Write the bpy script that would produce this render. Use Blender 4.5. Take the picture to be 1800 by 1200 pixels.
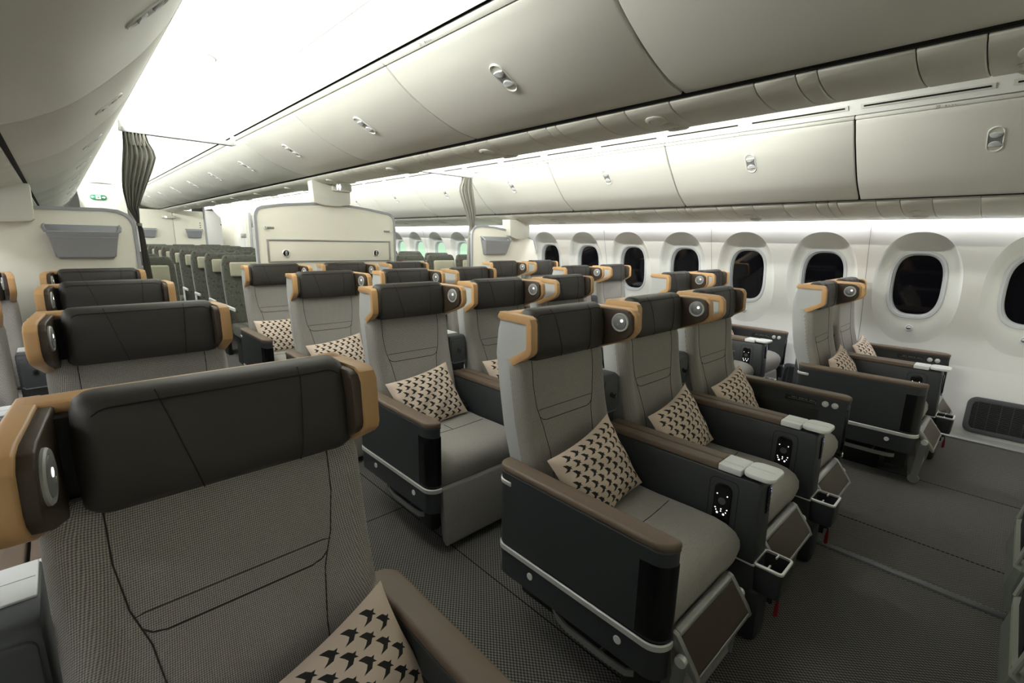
import bpy, bmesh, math, random
from mathutils import Vector, Matrix
from mathutils.geometry import delaunay_2d_cdt
random.seed(7)
for o in list(bpy.data.objects): bpy.data.objects.remove(o)
S = bpy.context.scene
COL = S.collection
PI = math.pi

# ------------------------------------------------------------------ camera, world, light, exposure
EYE = 1.351
YAW, PITCH, ROLL = math.radians(43.46), math.radians(11.956), math.radians(1.111)
cam = bpy.data.cameras.new('camera'); cam.lens = 835.2 * 36 / 1800; cam.sensor_width = 36
cam.clip_start = 0.02
camo = bpy.data.objects.new('camera', cam); COL.objects.link(camo); S.camera = camo
_f = Vector((math.sin(YAW), math.cos(YAW), 0)); _r = Vector((math.cos(YAW), -math.sin(YAW), 0)); _u = Vector((0, 0, 1))
_f2 = _f * math.cos(PITCH) - _u * math.sin(PITCH); _u2 = _u * math.cos(PITCH) + _f * math.sin(PITCH)
_r3 = _r * math.cos(ROLL) + _u2 * math.sin(ROLL); _u3 = -_r * math.sin(ROLL) + _u2 * math.cos(ROLL)
camo.matrix_world = Matrix(((_r3.x, _u3.x, -_f2.x, 0), (_r3.y, _u3.y, -_f2.y, 0), (_r3.z, _u3.z, -_f2.z, EYE), (0, 0, 0, 1)))

S.view_settings.view_transform = 'Standard'; S.view_settings.look = 'None'
S.view_settings.gamma = 1; S.view_settings.use_curve_mapping = False
S.view_settings.exposure = 0.27
w = bpy.data.worlds.new('world'); S.world = w; w.use_nodes = True
w.node_tree.nodes['Background'].inputs[0].default_value = (0.004, 0.004, 0.005, 1)
w.node_tree.nodes['Background'].inputs[1].default_value = 1.0

XC = 1.94                      # cabin centre line
YB = 18.0                      # aft end of the cabin
def area(name, x, z, y0, y1, wdt, power, nx, nz, col=(1, .992, .92), spread=180):
    """a long LED wash strip lying along the cabin (power in W per metre)"""
    L = bpy.data.lights.new(name, 'AREA'); L.shape = 'RECTANGLE'; L.size = wdt; L.size_y = y1 - y0
    L.energy = power * (y1 - y0); L.color = col; L.spread = math.radians(spread)
    o = bpy.data.objects.new(name, L); COL.objects.link(o)
    zax = Vector((-nx, 0, -nz)).normalized(); yax = Vector((0, 1, 0)); xax = yax.cross(zax)
    o.matrix_world = Matrix(((xax.x, yax.x, zax.x, x), (xax.y, yax.y, zax.y, (y0 + y1) / 2), (xax.z, yax.z, zax.z, z), (0, 0, 0, 1)))
    return o
# cove LED wash strips on top of the bins
area('cove_light_strip', .408, 2.170, 1.2, 13, .02, 10, 1, .15)
area('cove_light_strip', 2 * XC - 1.185, 2.172, 1.0, YB, .02, 11.5, 1, .12)
# side wall wash strips behind the service panels
area('sidewall_light_strip', 4.565, 1.60, -.2, YB, .02, 3.9, .35, -1, (.95, .95, 1))
area('sidewall_light_strip', 2 * XC - 4.565, 1.60, .2, YB, .02, 4.6, -.35, -1, (.95, .95, 1))

# ------------------------------------------------------------------ materials
MAT = {}
def nodes_of(name):
    m = bpy.data.materials.new(name); m.use_nodes = True; MAT[name] = m
    nt = m.node_tree; return m, nt, nt.nodes['Principled BSDF']
def mat(name, col, rough=.5, metal=0, bump=None, emit=None, spec=.5, noise=None, coat=0):
    m, nt, b = nodes_of(name)
    b.inputs['Base Color'].default_value = (*col, 1); b.inputs['Roughness'].default_value = rough
    b.inputs['Metallic'].default_value = metal; b.inputs['Specular IOR Level'].default_value = spec
    b.inputs['Coat Weight'].default_value = coat
    if emit: b.inputs['Emission Color'].default_value = (*emit[0], 1); b.inputs['Emission Strength'].default_value = emit[1]
    tc = nt.nodes.new('ShaderNodeTexCoord')
    if noise:
        n = nt.nodes.new('ShaderNodeTexNoise'); n.inputs['Scale'].default_value = noise[0]; n.inputs['Detail'].default_value = 3
        nt.links.new(tc.outputs['Object'], n.inputs['Vector'])
        mx = nt.nodes.new('ShaderNodeMix'); mx.data_type = 'RGBA'
        nt.links.new(n.outputs['Fac'], mx.inputs['Factor'])
        mx.inputs['A'].default_value = (*[c * (1 - noise[1]) for c in col], 1); mx.inputs['B'].default_value = (*[min(1, c * (1 + noise[1])) for c in col], 1)
        nt.links.new(mx.outputs['Result'], b.inputs['Base Color'])
    if bump:
        n = nt.nodes.new('ShaderNodeTexNoise'); n.inputs['Scale'].default_value = bump[0]; n.inputs['Detail'].default_value = 2
        nt.links.new(tc.outputs['Object'], n.inputs['Vector'])
        bp = nt.nodes.new('ShaderNodeBump'); bp.inputs['Strength'].default_value = bump[1]; bp.inputs['Distance'].default_value = .001
        nt.links.new(n.outputs['Fac'], bp.inputs['Height']); nt.links.new(bp.outputs['Normal'], b.inputs['Normal'])
    return m
def woven(name, dark, light, px, pz, rough=.9, mottled=None, bump=.5, mode='seat', lo=-.2, hi=.9):
    """crossed-thread weave: product of two sines over object coordinates"""
    m, nt, b = nodes_of(name); L = nt.links.new
    tc = nt.nodes.new('ShaderNodeTexCoord'); sp = nt.nodes.new('ShaderNodeSeparateXYZ'); L(tc.outputs['Object'], sp.inputs[0])
    def mth(op, a, bb=None):
        n = nt.nodes.new('ShaderNodeMath'); n.operation = op
        for i, v in enumerate((a, bb)):
            if v is None: continue
            if isinstance(v, (int, float)): n.inputs[i].default_value = v
            else: L(v, n.inputs[i])
        return n.outputs[0]
    if mode == 'seat':
        # threads follow the surface round the bolsters: u = x + clamp(x / .2) * y
        cl = nt.nodes.new('ShaderNodeClamp'); cl.inputs['Min'].default_value = -1; cl.inputs['Max'].default_value = 1; L(mth('MULTIPLY', sp.outputs[0], 5), cl.inputs['Value'])
        u = mth('ADD', sp.outputs[0], mth('MULTIPLY', cl.outputs[0], sp.outputs[1])); v = mth('ADD', sp.outputs[2], sp.outputs[1])
    elif mode == 'flat': u = sp.outputs[0]; v = mth('ADD', sp.outputs[2], sp.outputs[1])
    else: u = sp.outputs[0]; v = sp.outputs[1]
    if mode in ('seat', 'flat'):
        a = mth('ADD', u, v); bb = mth('SUBTRACT', u, v)
    else: a, bb = u, v
    s1 = mth('SINE', mth('MULTIPLY', a, 2 * PI / px)); s2 = mth('SINE', mth('MULTIPLY', bb, 2 * PI / pz))
    f = mth('MULTIPLY', s1, s2)
    nz = nt.nodes.new('ShaderNodeTexNoise'); nz.inputs['Scale'].default_value = 700; L(tc.outputs['Object'], nz.inputs['Vector'])
    f2 = mth('ADD', f, mth('MULTIPLY', mth('SUBTRACT', nz.outputs['Fac'], .5), 1.6))
    mr = nt.nodes.new('ShaderNodeMapRange'); L(f2, mr.inputs['Value']); mr.inputs['From Min'].default_value = lo; mr.inputs['From Max'].default_value = hi
    mx = nt.nodes.new('ShaderNodeMix'); mx.data_type = 'RGBA'; L(mr.outputs[0], mx.inputs['Factor'])
    mx.inputs['A'].default_value = (*dark, 1); mx.inputs['B'].default_value = (*light, 1)
    out = mx.outputs['Result']
    if mottled:
        for k, (c, sc, th) in enumerate(mottled):
            n = nt.nodes.new('ShaderNodeTexNoise'); n.inputs['Scale'].default_value = sc; n.inputs['Detail'].default_value = 5
            mp = nt.nodes.new('ShaderNodeMapping'); mp.inputs['Location'].default_value = (3.1 * k, 1.7 * k, .4); L(tc.outputs['Object'], mp.inputs[0]); L(mp.outputs[0], n.inputs['Vector'])
            g = nt.nodes.new('ShaderNodeMapRange'); L(n.outputs['Fac'], g.inputs['Value']); g.inputs['From Min'].default_value = th; g.inputs['From Max'].default_value = th + .06
            x2 = nt.nodes.new('ShaderNodeMix'); x2.data_type = 'RGBA'; L(g.outputs[0], x2.inputs['Factor']); L(out, x2.inputs['A']); x2.inputs['B'].default_value = (*c, 1); out = x2.outputs['Result']
    L(out, b.inputs['Base Color']); b.inputs['Roughness'].default_value = rough
    b.inputs['Specular IOR Level'].default_value = .25; b.inputs['Sheen Weight'].default_value = .15
    bp = nt.nodes.new('ShaderNodeBump'); bp.inputs['Strength'].default_value = bump; bp.inputs['Distance'].default_value = .0012
    L(f2, bp.inputs['Height']); L(bp.outputs['Normal'], b.inputs['Normal'])
    return m
TW = ((.15, .144, .132), (.75, .72, .665), .0088, .0088)
woven('grey_tweed', *TW, lo=-.8, hi=1.35)
woven('grey_tweed_flat', *TW, lo=-.8, hi=1.35, mode='flat')
woven('carpet', (.030, .029, .027), (.42, .41, .375), .0135, .0165, mode='floor', bump=.9, lo=-.45, hi=1.6)
woven('economy_fabric', (.060, .062, .052), (.19, .19, .16), .012, .012, mottled=[((.035, .055, .042), 28, .58), ((.16, .045, .035), 22, .66), ((.21, .19, .15), 60, .63)])
mat('dark_leather', (.044, .040, .035), .48, bump=(900, .25))
mat('brown_leather', (.062, .044, .029), .42, bump=(900, .2))
mat('tan_trim', (.60, .36, .16), .38, noise=(9, .06))
mat('armrest_brown', (.165, .122, .088), .55, bump=(700, .2))
mat('charcoal_panel', (.040, .046, .049), .46, bump=(500, .06))
mat('charcoal_mid', (.070, .078, .082), .5)
mat('gloss_black', (.006, .006, .007), .25)
mat('black_plastic', (.012, .012, .012), .5)
mat('shell_grey', (.50, .52, .51), .5, bump=(800, .08))
mat('seam', (.045, .043, .038), .9)
mat('leather_seam', (.012, .011, .01), .8)
mat('silver', (.86, .88, .86), .32, .45)
mat('steel', (.42, .43, .42), .38, .8)
mat('tray_silver', (.82, .85, .84), .42)
mat('light_disc', (.27, .28, .275), .45, .2)
mat('lamp_ring', (.50, .51, .50), .45, .2)
mat('lamp_glow', (1, 1, 1), .4, emit=((1, .97, .9), .9))
mat('led_white', (1, 1, 1), .4, emit=((.92, .95, 1), 1.6))
mat('led_blue', (.3, .3, 1), .4, emit=((.25, .25, 1), 4))
mat('led_green', (.3, 1, .4), .4, emit=((.2, 1, .4), 2))
mat('tassel_red', (.32, .008, .02), .6)
mat('bin_white', (.70, .705, .655), .48, bump=(600, .06))
mat('panel_white', (.66, .66, .59), .5, bump=(600, .06))
mat('ceiling_white', (.84, .86, .83), .55)
mat('wall_white', (.80, .805, .775), .5, bump=(500, .06))
mat('reveal_white', (.77, .785, .755), .5)
mat('window_rim', (.60, .63, .65), .45)
mat('partition_cream', (.80, .785, .68), .55)
mat('partition_trim', (.36, .375, .40), .45)
mat('pocket_grey', (.31, .325, .345), .55)
mat('gap_black', (.006, .006, .006), .9)
mat('curtain_grey', (.27, .265, .23), .9, bump=(300, .2))
mat('pillow_cream', (.76, .63, .515), .85, bump=(400, .12))
mat('pillow_print', (.022, .022, .020), .85)
mat('economy_pad', (.42, .415, .31), .75, bump=(500, .1))
mat('mesh_pocket', (.16, .18, .15), .6)
mat('pocket_edge', (.33, .35, .30), .5)
mat('magazine_green', (.10, .17, .05), .5)
mat('magazine_white', (.7, .7, .68), .5)
mat('grille_grey', (.085, .088, .094), .5)
mat('sill_silver', (.55, .57, .55), .35, .5)
mat('track_cover', (.10, .105, .11), .4)
mat('print_grey', (.25, .25, .24), .6)
mat('print_light', (.30, .31, .30), .6)
mat('exit_green', (.01, .16, .07), .5, emit=((.01, .2, .08), .12))
mat('exit_white', (.7, .75, .72), .5, emit=((1, 1, 1), .25))
mat('day_window', (.35, .5, .38), .2, emit=((.55, .88, .62), .42))
# dark dimmed window pane: glossy black glass
mat('dark_window', (.004, .004, .006), .06, spec=.5)

# ------------------------------------------------------------------ mesh helpers: every shape is (verts, faces)
def J(*ps):
    V, F = [], []
    for v, f in ps:
        n = len(V); V += v; F += [tuple(i + n for i in q) for q in f]
    return V, F
def X(p, m): return [tuple(m @ Vector(v)) for v in p[0]], p[1]
def MIR(p): return [(-v[0], v[1], v[2]) for v in p[0]], [tuple(reversed(f)) for f in p[1]]
def SH(p, x=0, y=0, z=0): return [(v[0] + x, v[1] + y, v[2] + z) for v in p[0]], p[1]
def frombm(bm):
    bmesh.ops.recalc_face_normals(bm, faces=bm.faces)
    bm.verts.index_update()
    r = [tuple(v.co) for v in bm.verts], [tuple(v.index for v in f.verts) for f in bm.faces]
    bm.free(); return r
def bev(V, F, r, seg=2, ang=.3):
    bm = bmesh.new(); vs = [bm.verts.new(v) for v in V]
    for f in F:
        try: bm.faces.new([vs[i] for i in f])
        except ValueError: pass
    bmesh.ops.recalc_face_normals(bm, faces=bm.faces)
    if r > 0:
        es = [e for e in bm.edges if len(e.link_faces) == 2 and e.calc_face_angle(0) > ang]
        bmesh.ops.bevel(bm, geom=es, offset=r, segments=seg, affect='EDGES', profile=.5, clamp_overlap=True)
    return frombm(bm)
def box(x0, x1, y0, y1, z0, z1, r=.004, seg=2):
    V = [(x, y, z) for x in (x0, x1) for y in (y0, y1) for z in (z0, z1)]
    return bev(V, [(0, 1, 3, 2), (4, 6, 7, 5), (0, 4, 5, 1), (2, 3, 7, 6), (0, 2, 6, 4), (1, 5, 7, 3)], r, seg)
def ext(poly, lo, hi, axis='x', r=.004, seg=2, ang=.3):
    """extrude a 2D polygon along an axis; poly is the two remaining coordinates in order"""
    n = len(poly)
    def P(a, t): return {'x': (t, a[0], a[1]), 'y': (a[0], t, a[1]), 'z': (a[0], a[1], t)}[axis]
    V = [P(a, lo) for a in poly] + [P(a, hi) for a in poly]
    F = [tuple(range(n)), tuple(range(2 * n - 1, n - 1, -1))] + [(i, (i + 1) % n, n + (i + 1) % n, n + i) for i in range(n)]
    return bev(V, F, r, seg, ang)
def loft(rings, cap=True, closed=True):
    n = len(rings[0]); V = [tuple(p) for r in rings for p in r]; F = []
    for k in range(len(rings) - 1):
        for i in range(n if closed else n - 1):
            j = (i + 1) % n; F.append((k * n + i, k * n + j, (k + 1) * n + j, (k + 1) * n + i))
    if cap: F += [tuple(range(n - 1, -1, -1)), tuple(range((len(rings) - 1) * n, len(rings) * n))]
    return V, F
def tube(pts, r, n=8, closed=False):
    pts = [Vector(p) for p in pts]; rings = []; m = len(pts); up = Vector((0.13, .21, .97))
    for i, p in enumerate(pts):
        a = pts[(i - 1) % m] if (i or closed) else p; b = pts[(i + 1) % m] if (i < m - 1 or closed) else p
        t = (b - a).normalized(); s = t.cross(up)
        if s.length < .05: s = t.cross(Vector((1, 0, 0)))
        s.normalize(); q = s.cross(t)
        rings.append([p + (s * math.cos(2 * PI * k / n) + q * math.sin(2 * PI * k / n)) * r for k in range(n)])
    if closed: rings.append(rings[0])
    return loft(rings, cap=not closed)
def strip(pts, wv, th):
    """flat bar: sweep a rectangle (width vector wv, thickness along the cross direction)"""
    rings = []; pts = [Vector(p) for p in pts]; wv = Vector(wv)
    for i, p in enumerate(pts):
        t = (pts[min(i + 1, len(pts) - 1)] - pts[max(i - 1, 0)]).normalized(); c = t.cross(wv).normalized() * th / 2
        rings.append([p - wv / 2 - c, p + wv / 2 - c, p + wv / 2 + c, p - wv / 2 + c])
    return loft(rings)
def lathe(prof, c=(0, 0, 0), n=(0, 0, 1), seg=20):
    """profile [(radius, height)] turned about axis n through c"""
    n = Vector(n).normalized(); a = n.orthogonal().normalized(); b = n.cross(a); c = Vector(c)
    return loft([[c + n * h + (a * math.cos(2 * PI * k / seg) + b * math.sin(2 * PI * k / seg)) * max(r, 1e-4) for k in range(seg)] for r, h in prof])
def disc(c, n, r, h, seg=20): return lathe([(r, 0), (r, h * .7), (r * .93, h)], c, n, seg)
def arcpts(cx, cy, r, a0, a1, n=6): return [(cx + r * math.cos(math.radians(a0 + (a1 - a0) * i / n)), cy + r * math.sin(math.radians(a0 + (a1 - a0) * i / n))) for i in range(n + 1)]
def rrect(x0, x1, z0, z1, r, n=5):
    return arcpts(x1 - r, z1 - r, r, 0, 90, n) + arcpts(x0 + r, z1 - r, r, 90, 180, n) + arcpts(x0 + r, z0 + r, r, 180, 270, n) + arcpts(x1 - r, z0 + r, r, 270, 360, n)
def interp(tab, t):
    if t <= tab[0][0]: return tab[0][1]
    for (a, b), (c, d) in zip(tab, tab[1:]):
        if t <= c: return b + (d - b) * (t - a) / (c - a)
    return tab[-1][1]
def sinterp(tab, t):
    """Catmull-Rom style smooth interpolation of a table"""
    n = len(tab)
    if t <= tab[0][0]: return tab[0][1]
    if t >= tab[-1][0]: return tab[-1][1]
    k = max(i for i in range(n - 1) if tab[i][0] <= t)
    def sl(i):
        a, b = tab[max(i - 1, 0)], tab[min(i + 1, n - 1)]; return (b[1] - a[1]) / (b[0] - a[0])
    x0, y0 = tab[k]; x1, y1 = tab[k + 1]; h = x1 - x0; u = (t - x0) / h
    return (2 * u**3 - 3 * u**2 + 1) * y0 + (u**3 - 2 * u**2 + u) * h * sl(k) + (-2 * u**3 + 3 * u**2) * y1 + (u**3 - u**2) * h * sl(k + 1)
def me(name, p, m, smooth=math.radians(38)):
    d = bpy.data.meshes.new(name); d.from_pydata(p[0], [], p[1]); d.update()
    bm = bmesh.new(); bm.from_mesh(d); bmesh.ops.recalc_face_normals(bm, faces=bm.faces); bm.to_mesh(d); bm.free()
    d.materials.append(MAT[m]); d.shade_smooth(); d.set_sharp_from_angle(angle=smooth); return d
def ob(name, d, parent=None, loc=(0, 0, 0), **kw):
    o = bpy.data.objects.new(name, d); COL.objects.link(o); o.location = loc; o.parent = parent
    for k, v in kw.items(): o[k] = v
    return o
def thing(name, label, cat, loc=(0, 0, 0), group=None, rz=0):
    o = ob(name, None, None, loc, label=label, category=cat); o.rotation_euler.z = rz; o.empty_display_size = .1
    if group: o['group'] = group
    return o
def struct(name, p, m, parent=None, **kw):
    o = ob(name, me(name, p, m), parent)
    if parent is None: o['kind'] = 'structure'
    return o
def put(tree, parent):
    """tree: list of (name, mesh, [children]) linked under a parent; children likewise"""
    res = []
    for t in tree:
        o = ob(t[0], t[1], parent); res.append(o)
        if len(t) > 2:
            for c in t[2]: ob(c[0], c[1], o)
    return res
def text_mesh(s, size, name='print'):
    c = bpy.data.curves.new(name, 'FONT'); c.body = s; c.size = size; c.align_x = 'CENTER'; c.align_y = 'CENTER'
    o = bpy.data.objects.new(name, c); COL.objects.link(o)
    bpy.context.view_layer.update()
    d = bpy.data.meshes.new_from_object(o.evaluated_get(bpy.context.evaluated_depsgraph_get()))
    V = [tuple(v.co) for v in d.vertices]; F = [tuple(p.vertices) for p in d.polygons]
    bpy.data.objects.remove(o); return V, F

# ================================================================== THE SETTING
Y0 = -.225
# ---- floor
fl = struct('floor', box(-1.1, 4.9, Y0 - .1, YB, -.06, 0, 0), 'carpet')
for x in (1.128, 2.77, 3.575, .30): ob('carpet_seam', me('carpet_seam', box(x - .002, x + .002, Y0, 12.9, 0, .0015, 0), 'gap_black'), fl)
for y in (1.98, 4.5): ob('carpet_seam', me('carpet_seam', box(.62, 1.128, y - .002, y + .002, 0, .0015, 0), 'gap_black'), fl)
ob('track_cover', me('track_cover', ext([(2.395, 0), (2.402, .008), (2.438, .008), (2.445, 0)], Y0, .75, 'y', .002), 'track_cover'), fl)

# ---- right side wall with windows
WP = [(0, 4.665), (.10, 4.685), (.2, 4.715), (.3, 4.75), (.42, 4.785), (.55, 4.812), (.66, 4.815), (.77, 4.80), (1.06, 4.712), (1.22, 4.672), (1.37, 4.632), (1.47, 4.61), (1.57, 4.592), (1.72, 4.57)]
def wx(z): return sinterp(WP, z)
WPITCH = .6279; W0 = .535
NW = int((YB - W0) / WPITCH)
ZLO, ZHI = .50, 1.70
ZC = 1.06
def sup(a, hw, hh, e):
    c, s = math.cos(a), math.sin(a)
    return hw * math.copysign(abs(c) ** (2 / e), c), hh * math.copysign(abs(s) ** (2 / e), s)
def depth_in(z): return .085 - .070 * (1.3 - z) / .45
N = 72
def ring(hw, hh, e, zc, dfun): 
    r = []
    for i in range(N):
        y, z = sup(2 * PI * i / N, hw, hh, e); z += zc; r.append((wx(z) + dfun(z), y, z))
    return r
def bay_rect():
    r = []; h = WPITCH / 2
    for i in range(N):
        a = 2 * PI * i / N; c, s = math.cos(a), math.sin(a)
        k = min(h / abs(c) if abs(c) > 1e-9 else 9, ((ZHI - ZC) if s > 0 else (ZC - ZLO)) / abs(s) if abs(s) > 1e-9 else 9)
        # snap to keep the corners
        r.append((0, c * k, ZC + s * k))
    for cy, cz in ((h, ZHI), (-h, ZHI), (-h, ZLO), (h, ZLO)):
        j = min(range(N), key=lambda q: (r[q][1] - cy) ** 2 + (r[q][2] - cz) ** 2); r[j] = (0, cy, cz)
    return [(wx(z), y, z) for _, y, z in r]
def mixr(a, b, t, onwall=True):
    r = []
    for p, q in zip(a, b):
        y = p[1] + (q[1] - p[1]) * t; z = p[2] + (q[2] - p[2]) * t
        r.append((wx(z) if onwall else p[0] + (q[0] - p[0]) * t, y, z))
    return r
OUT = ring(.262, .425, 2.35, 1.045, lambda z: 0)
rec = bay_rect()
bay = loft([rec, mixr(rec, OUT, .4), mixr(rec, OUT, .8), OUT], cap=False)
OUT2 = ring(.258, .421, 2.35, 1.045, lambda z: .007 * max(0, min(1, (z - .75) / .5)))
INN = ring(.176, .262, 2.9, 1.075, depth_in)
def mixd(a, b, t, s): return [(p[0] + (q[0] - p[0]) * s, p[1] + (q[1] - p[1]) * t, p[2] + (q[2] - p[2]) * t) for p, q in zip(a, b)]
reveal = loft([OUT, OUT2, mixd(OUT2, INN, .25, .42), mixd(OUT2, INN, .55, .78), mixd(OUT2, INN, .85, .97), INN], cap=False)
rim = loft([INN, ring(.172, .258, 2.9, 1.075, lambda z: depth_in(z) - .006), ring(.157, .241, 2.9, 1.075, lambda z: depth_in(z) - .004),
            ring(.152, .236, 2.9, 1.075, lambda z: depth_in(z) + .012), ring(.148, .232, 2.9, 1.075, lambda z: depth_in(z) + .014), ring(.141, .226, 2.9, 1.075, lambda z: depth_in(z) + .04)], cap=False)
pane = loft([ring(.142, .227, 2.9, 1.075, lambda z: depth_in(z) + .038), ring(.142, .227, 2.9, 1.075, lambda z: depth_in(z) + .05)])
zb = .742
btn_n = Vector((-1, 0, -(wx(zb + .02) - wx(zb - .02)) / .04)).normalized()
button = lathe([(.022, -.012), (.024, .003), (.019, .006), (.0165, .002), (.0165, -.002)], (wx(zb) - .010, 0, zb), btn_n, 24)
button_d = lathe([(.016, 0), (.016, .0015)], (wx(zb) - .010, 0, zb), btn_n, 20)
wb = lathe([(.0155, 0), (.0155, .006), (.012, .008)], (wx(zb) - .010, 0, zb), btn_n, 20)
button_w = ([v for v in wb[0]], wb[1])
dM = {k: me(k, p, m) for k, p, m in (('bay_panel', bay, 'wall_white'), ('reveal', reveal, 'reveal_white'), ('rim', rim, 'window_rim'), ('pane', pane, 'dark_window'),
                                    ('day_pane', pane, 'day_window'), ('shade_button', button, 'window_rim'), ('button_recess', button_d, 'grille_grey'))}
slit = me('button_slit', SH(ext([(-.0155, 0)] + [(.0155 * math.cos(a), .0155 * math.sin(a)) for a in [PI * i / 10 for i in range(11)]][::-1][1:-1] + [(.0155, 0)], wx(zb) - .016, wx(zb) - .013, 'x', 0), z=zb), 'reveal_white')
dado = []
lowp = [(0, wx(0))] + [(z, wx(z)) for z in (.05, .1, .15, .2, .25, .3, .35, .4, .45, .5)]
wall = struct('wall_right', J(*[ext([(wx(z0), z0), (wx(z1), z1), (wx(z1) + .03, z1), (wx(z0) + .03, z0)], -.45, YB, 'y', 0) for (z0, _), (z1, _) in zip(lowp, lowp[1:])]), 'wall_white')
for k in range(-1, NW):
    y = W0 + k * WPITCH
    wo = ob('window_%d' % (k + 2), None, None, (0, y, 0), kind='structure')
    tree = [('bay_panel', dM['bay_panel']), ('reveal', dM['reveal']), ('rim', dM['rim']), ('pane', dM['pane' if k <= 6 else 'day_pane'])]
    if k < 8: tree.append(('shade_button', dM['shade_button'], [('button_recess', dM['button_recess']), ('button_slit', slit)]))
    put(tree, wo)
# vertical panel joints every second bay
for k in range(-2, NW, 2):
    y = W0 + (k + .5) * WPITCH
    pts = [(wx(z) - .0005, y, z) for z in [.03 + .085 * i for i in range(19)]]
    ob('panel_joint', me('panel_joint', strip(pts, (0, .004, 0), .003), 'partition_trim'), wall)
ob('floor_sill', me('floor_sill', ext([(4.60, .0), (4.60, .012), (4.655, .03), (4.70, .032), (4.70, 0)], -.45, 12.9, 'y', .003), 'sill_silver'), wall)
# return-air grilles in the dado
def grille(y0, y1):
    z0, z1 = .055, .305
    def on(y, z, d): return (wx(z) - d, y, z)
    rg = rrect(y0, y1, z0, z1, .055, 6); rg2 = rrect(y0 + .03, y1 - .03, z0 + .03, z1 - .03, .035, 6)
    fr = loft([[on(a, b, -.004) for a, b in rg], [on(a, b, .012) for a, b in rg], [on(a, b, .014) for a, b in rrect(y0 + .006, y1 - .006, z0 + .006, z1 - .006, .05, 6)], [on(a, b, .009) for a, b in rg2], [on(a, b, -.003) for a, b in rg2]], cap=False)
    back = J(*[ext([(wx(z) - .002, z), (wx(z + .02) - .002, z + .02), (wx(z + .02) + .002, z + .02), (wx(z) + .002, z)], y0 + .025, y1 - .025, 'y', 0) for z in [z0 + .025 + .02 * q for q in range(10)]])
    sl = J(*[strip([on(y0 + .032, z0 + .033 + i * .0095, .006), on(y1 - .032, z0 + .033 + i * .0095, .006)], (0, 0, .0034), .006) for i in range(20)],
           *[strip([on(y, z0 + .03 + .0095 * q, .006) for q in range(0, 21, 4)], (0, .003, 0), .006) for y in [y0 + .06 + .06 * q for q in range(int((y1 - y0 - .06) / .06))]])
    return fr, back, sl
fr, bk, sl = grille(-.60, 0)
gM = (me('grille_frame', fr, 'grille_grey'), me('grille_back', bk, 'gap_black'), me('slat', sl, 'grille_grey'))
for k in range(-0, 5):
    g = thing('air_grille', ['dark slatted air grille low in the wall ahead of the first window row', 'dark slatted air grille low in the side wall between the first two window-side rows', 'dark slatted air grille low in the side wall beside the third window-side row', 'dark slatted air grille low in the side wall beside the fourth window-side row', 'dark slatted air grille low in the side wall behind the partition'][k], 'vent', (0, .115 + 2 * WPITCH * k, 0), 'air grilles')
    put([('grille_frame', gM[0]), ('grille_back', gM[1])], g)
    o = ob('slat', gM[2], g, kind='stuff')

# ---- other enclosing walls
struct('wall_left', ext([(-.98, 0), (-1.0, .6), (-.80, 1.3), (-.72, 1.75), (-.9, 1.75), (-1.1, .6), (-1.1, 0)], Y0 - .2, YB, 'y', 0), 'wall_white')
struct('wall_rear', box(-1.1, 4.95, YB, YB + .05, 0, 2.5, 0), 'wall_white')
wf = struct('wall_front', J(box(-1.1, 3.47, Y0 - .09, Y0 - .04, 0, 2.5, 0), box(3.47, 4.95, Y0 - .06, Y0 - .01, 0, 1.62, 0)), 'partition_cream')

# ---- ceiling over the two aisles
def arch(x0, z0, x1, z1, top, n=16):
    r = []
    for i in range(n + 1):
        t = i / n; x = x0 + (x1 - x0) * t; b = z0 + (z1 - z0) * t
        r.append((x, b + (top - (z0 + z1) / 2) * (1 - abs(2 * t - 1) ** 2.6)))
    return r
def ceil_panel(pts, y0, y1):
    q = [(x, z + .02) for x, z in reversed(pts)]
    return ext(pts + q, y0, y1, 'y', 0)
CL = [(.30, 2.16), (.33, 2.22), (.40, 2.275), (.55, 2.315), (.75, 2.335), (.95, 2.325), (1.055, 2.295), (1.075, 2.262), (1.13, 2.20), (1.155, 2.168)]
FOLD = CL[6:]
ce = struct('ceiling', J(ceil_panel(CL[:7], Y0, YB)), 'ceiling_white')
sidep = [ob('cove_panel', me('cove_panel', J(ceil_panel([(1.058, 2.297), (1.085, 2.262), (1.115, 2.222), (1.15, 2.178), (1.176, 2.152)], y + .002, y + 1.196)), 'ceiling_white'), ce) for y in [-.24 + 1.2 * k for k in range(15)]]
CR = [(2 * XC - x, z) for x, z in CL]
ob('ceiling_panel', me('ceiling_panel', ceil_panel(CR[:7], Y0, YB), 'ceiling_white'), ce)
for k in range(11):
    y = .66 + 1.2 * k
    ob('ceiling_seam', me('ceiling_seam', strip([(x, y, z - .001) for x, z in CL[2:7]], (0, .003, 0), .002), 'bin_white'), ce)
for k in range(3):
    ob('speaker_cover', me('speaker_cover', lathe([(.085, 0), (.085, .003), (.078, .004)], (.72, .98 + 1.2 * k, 2.333), (0, 0, -1), 28), 'ceiling_white'), ce)

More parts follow.
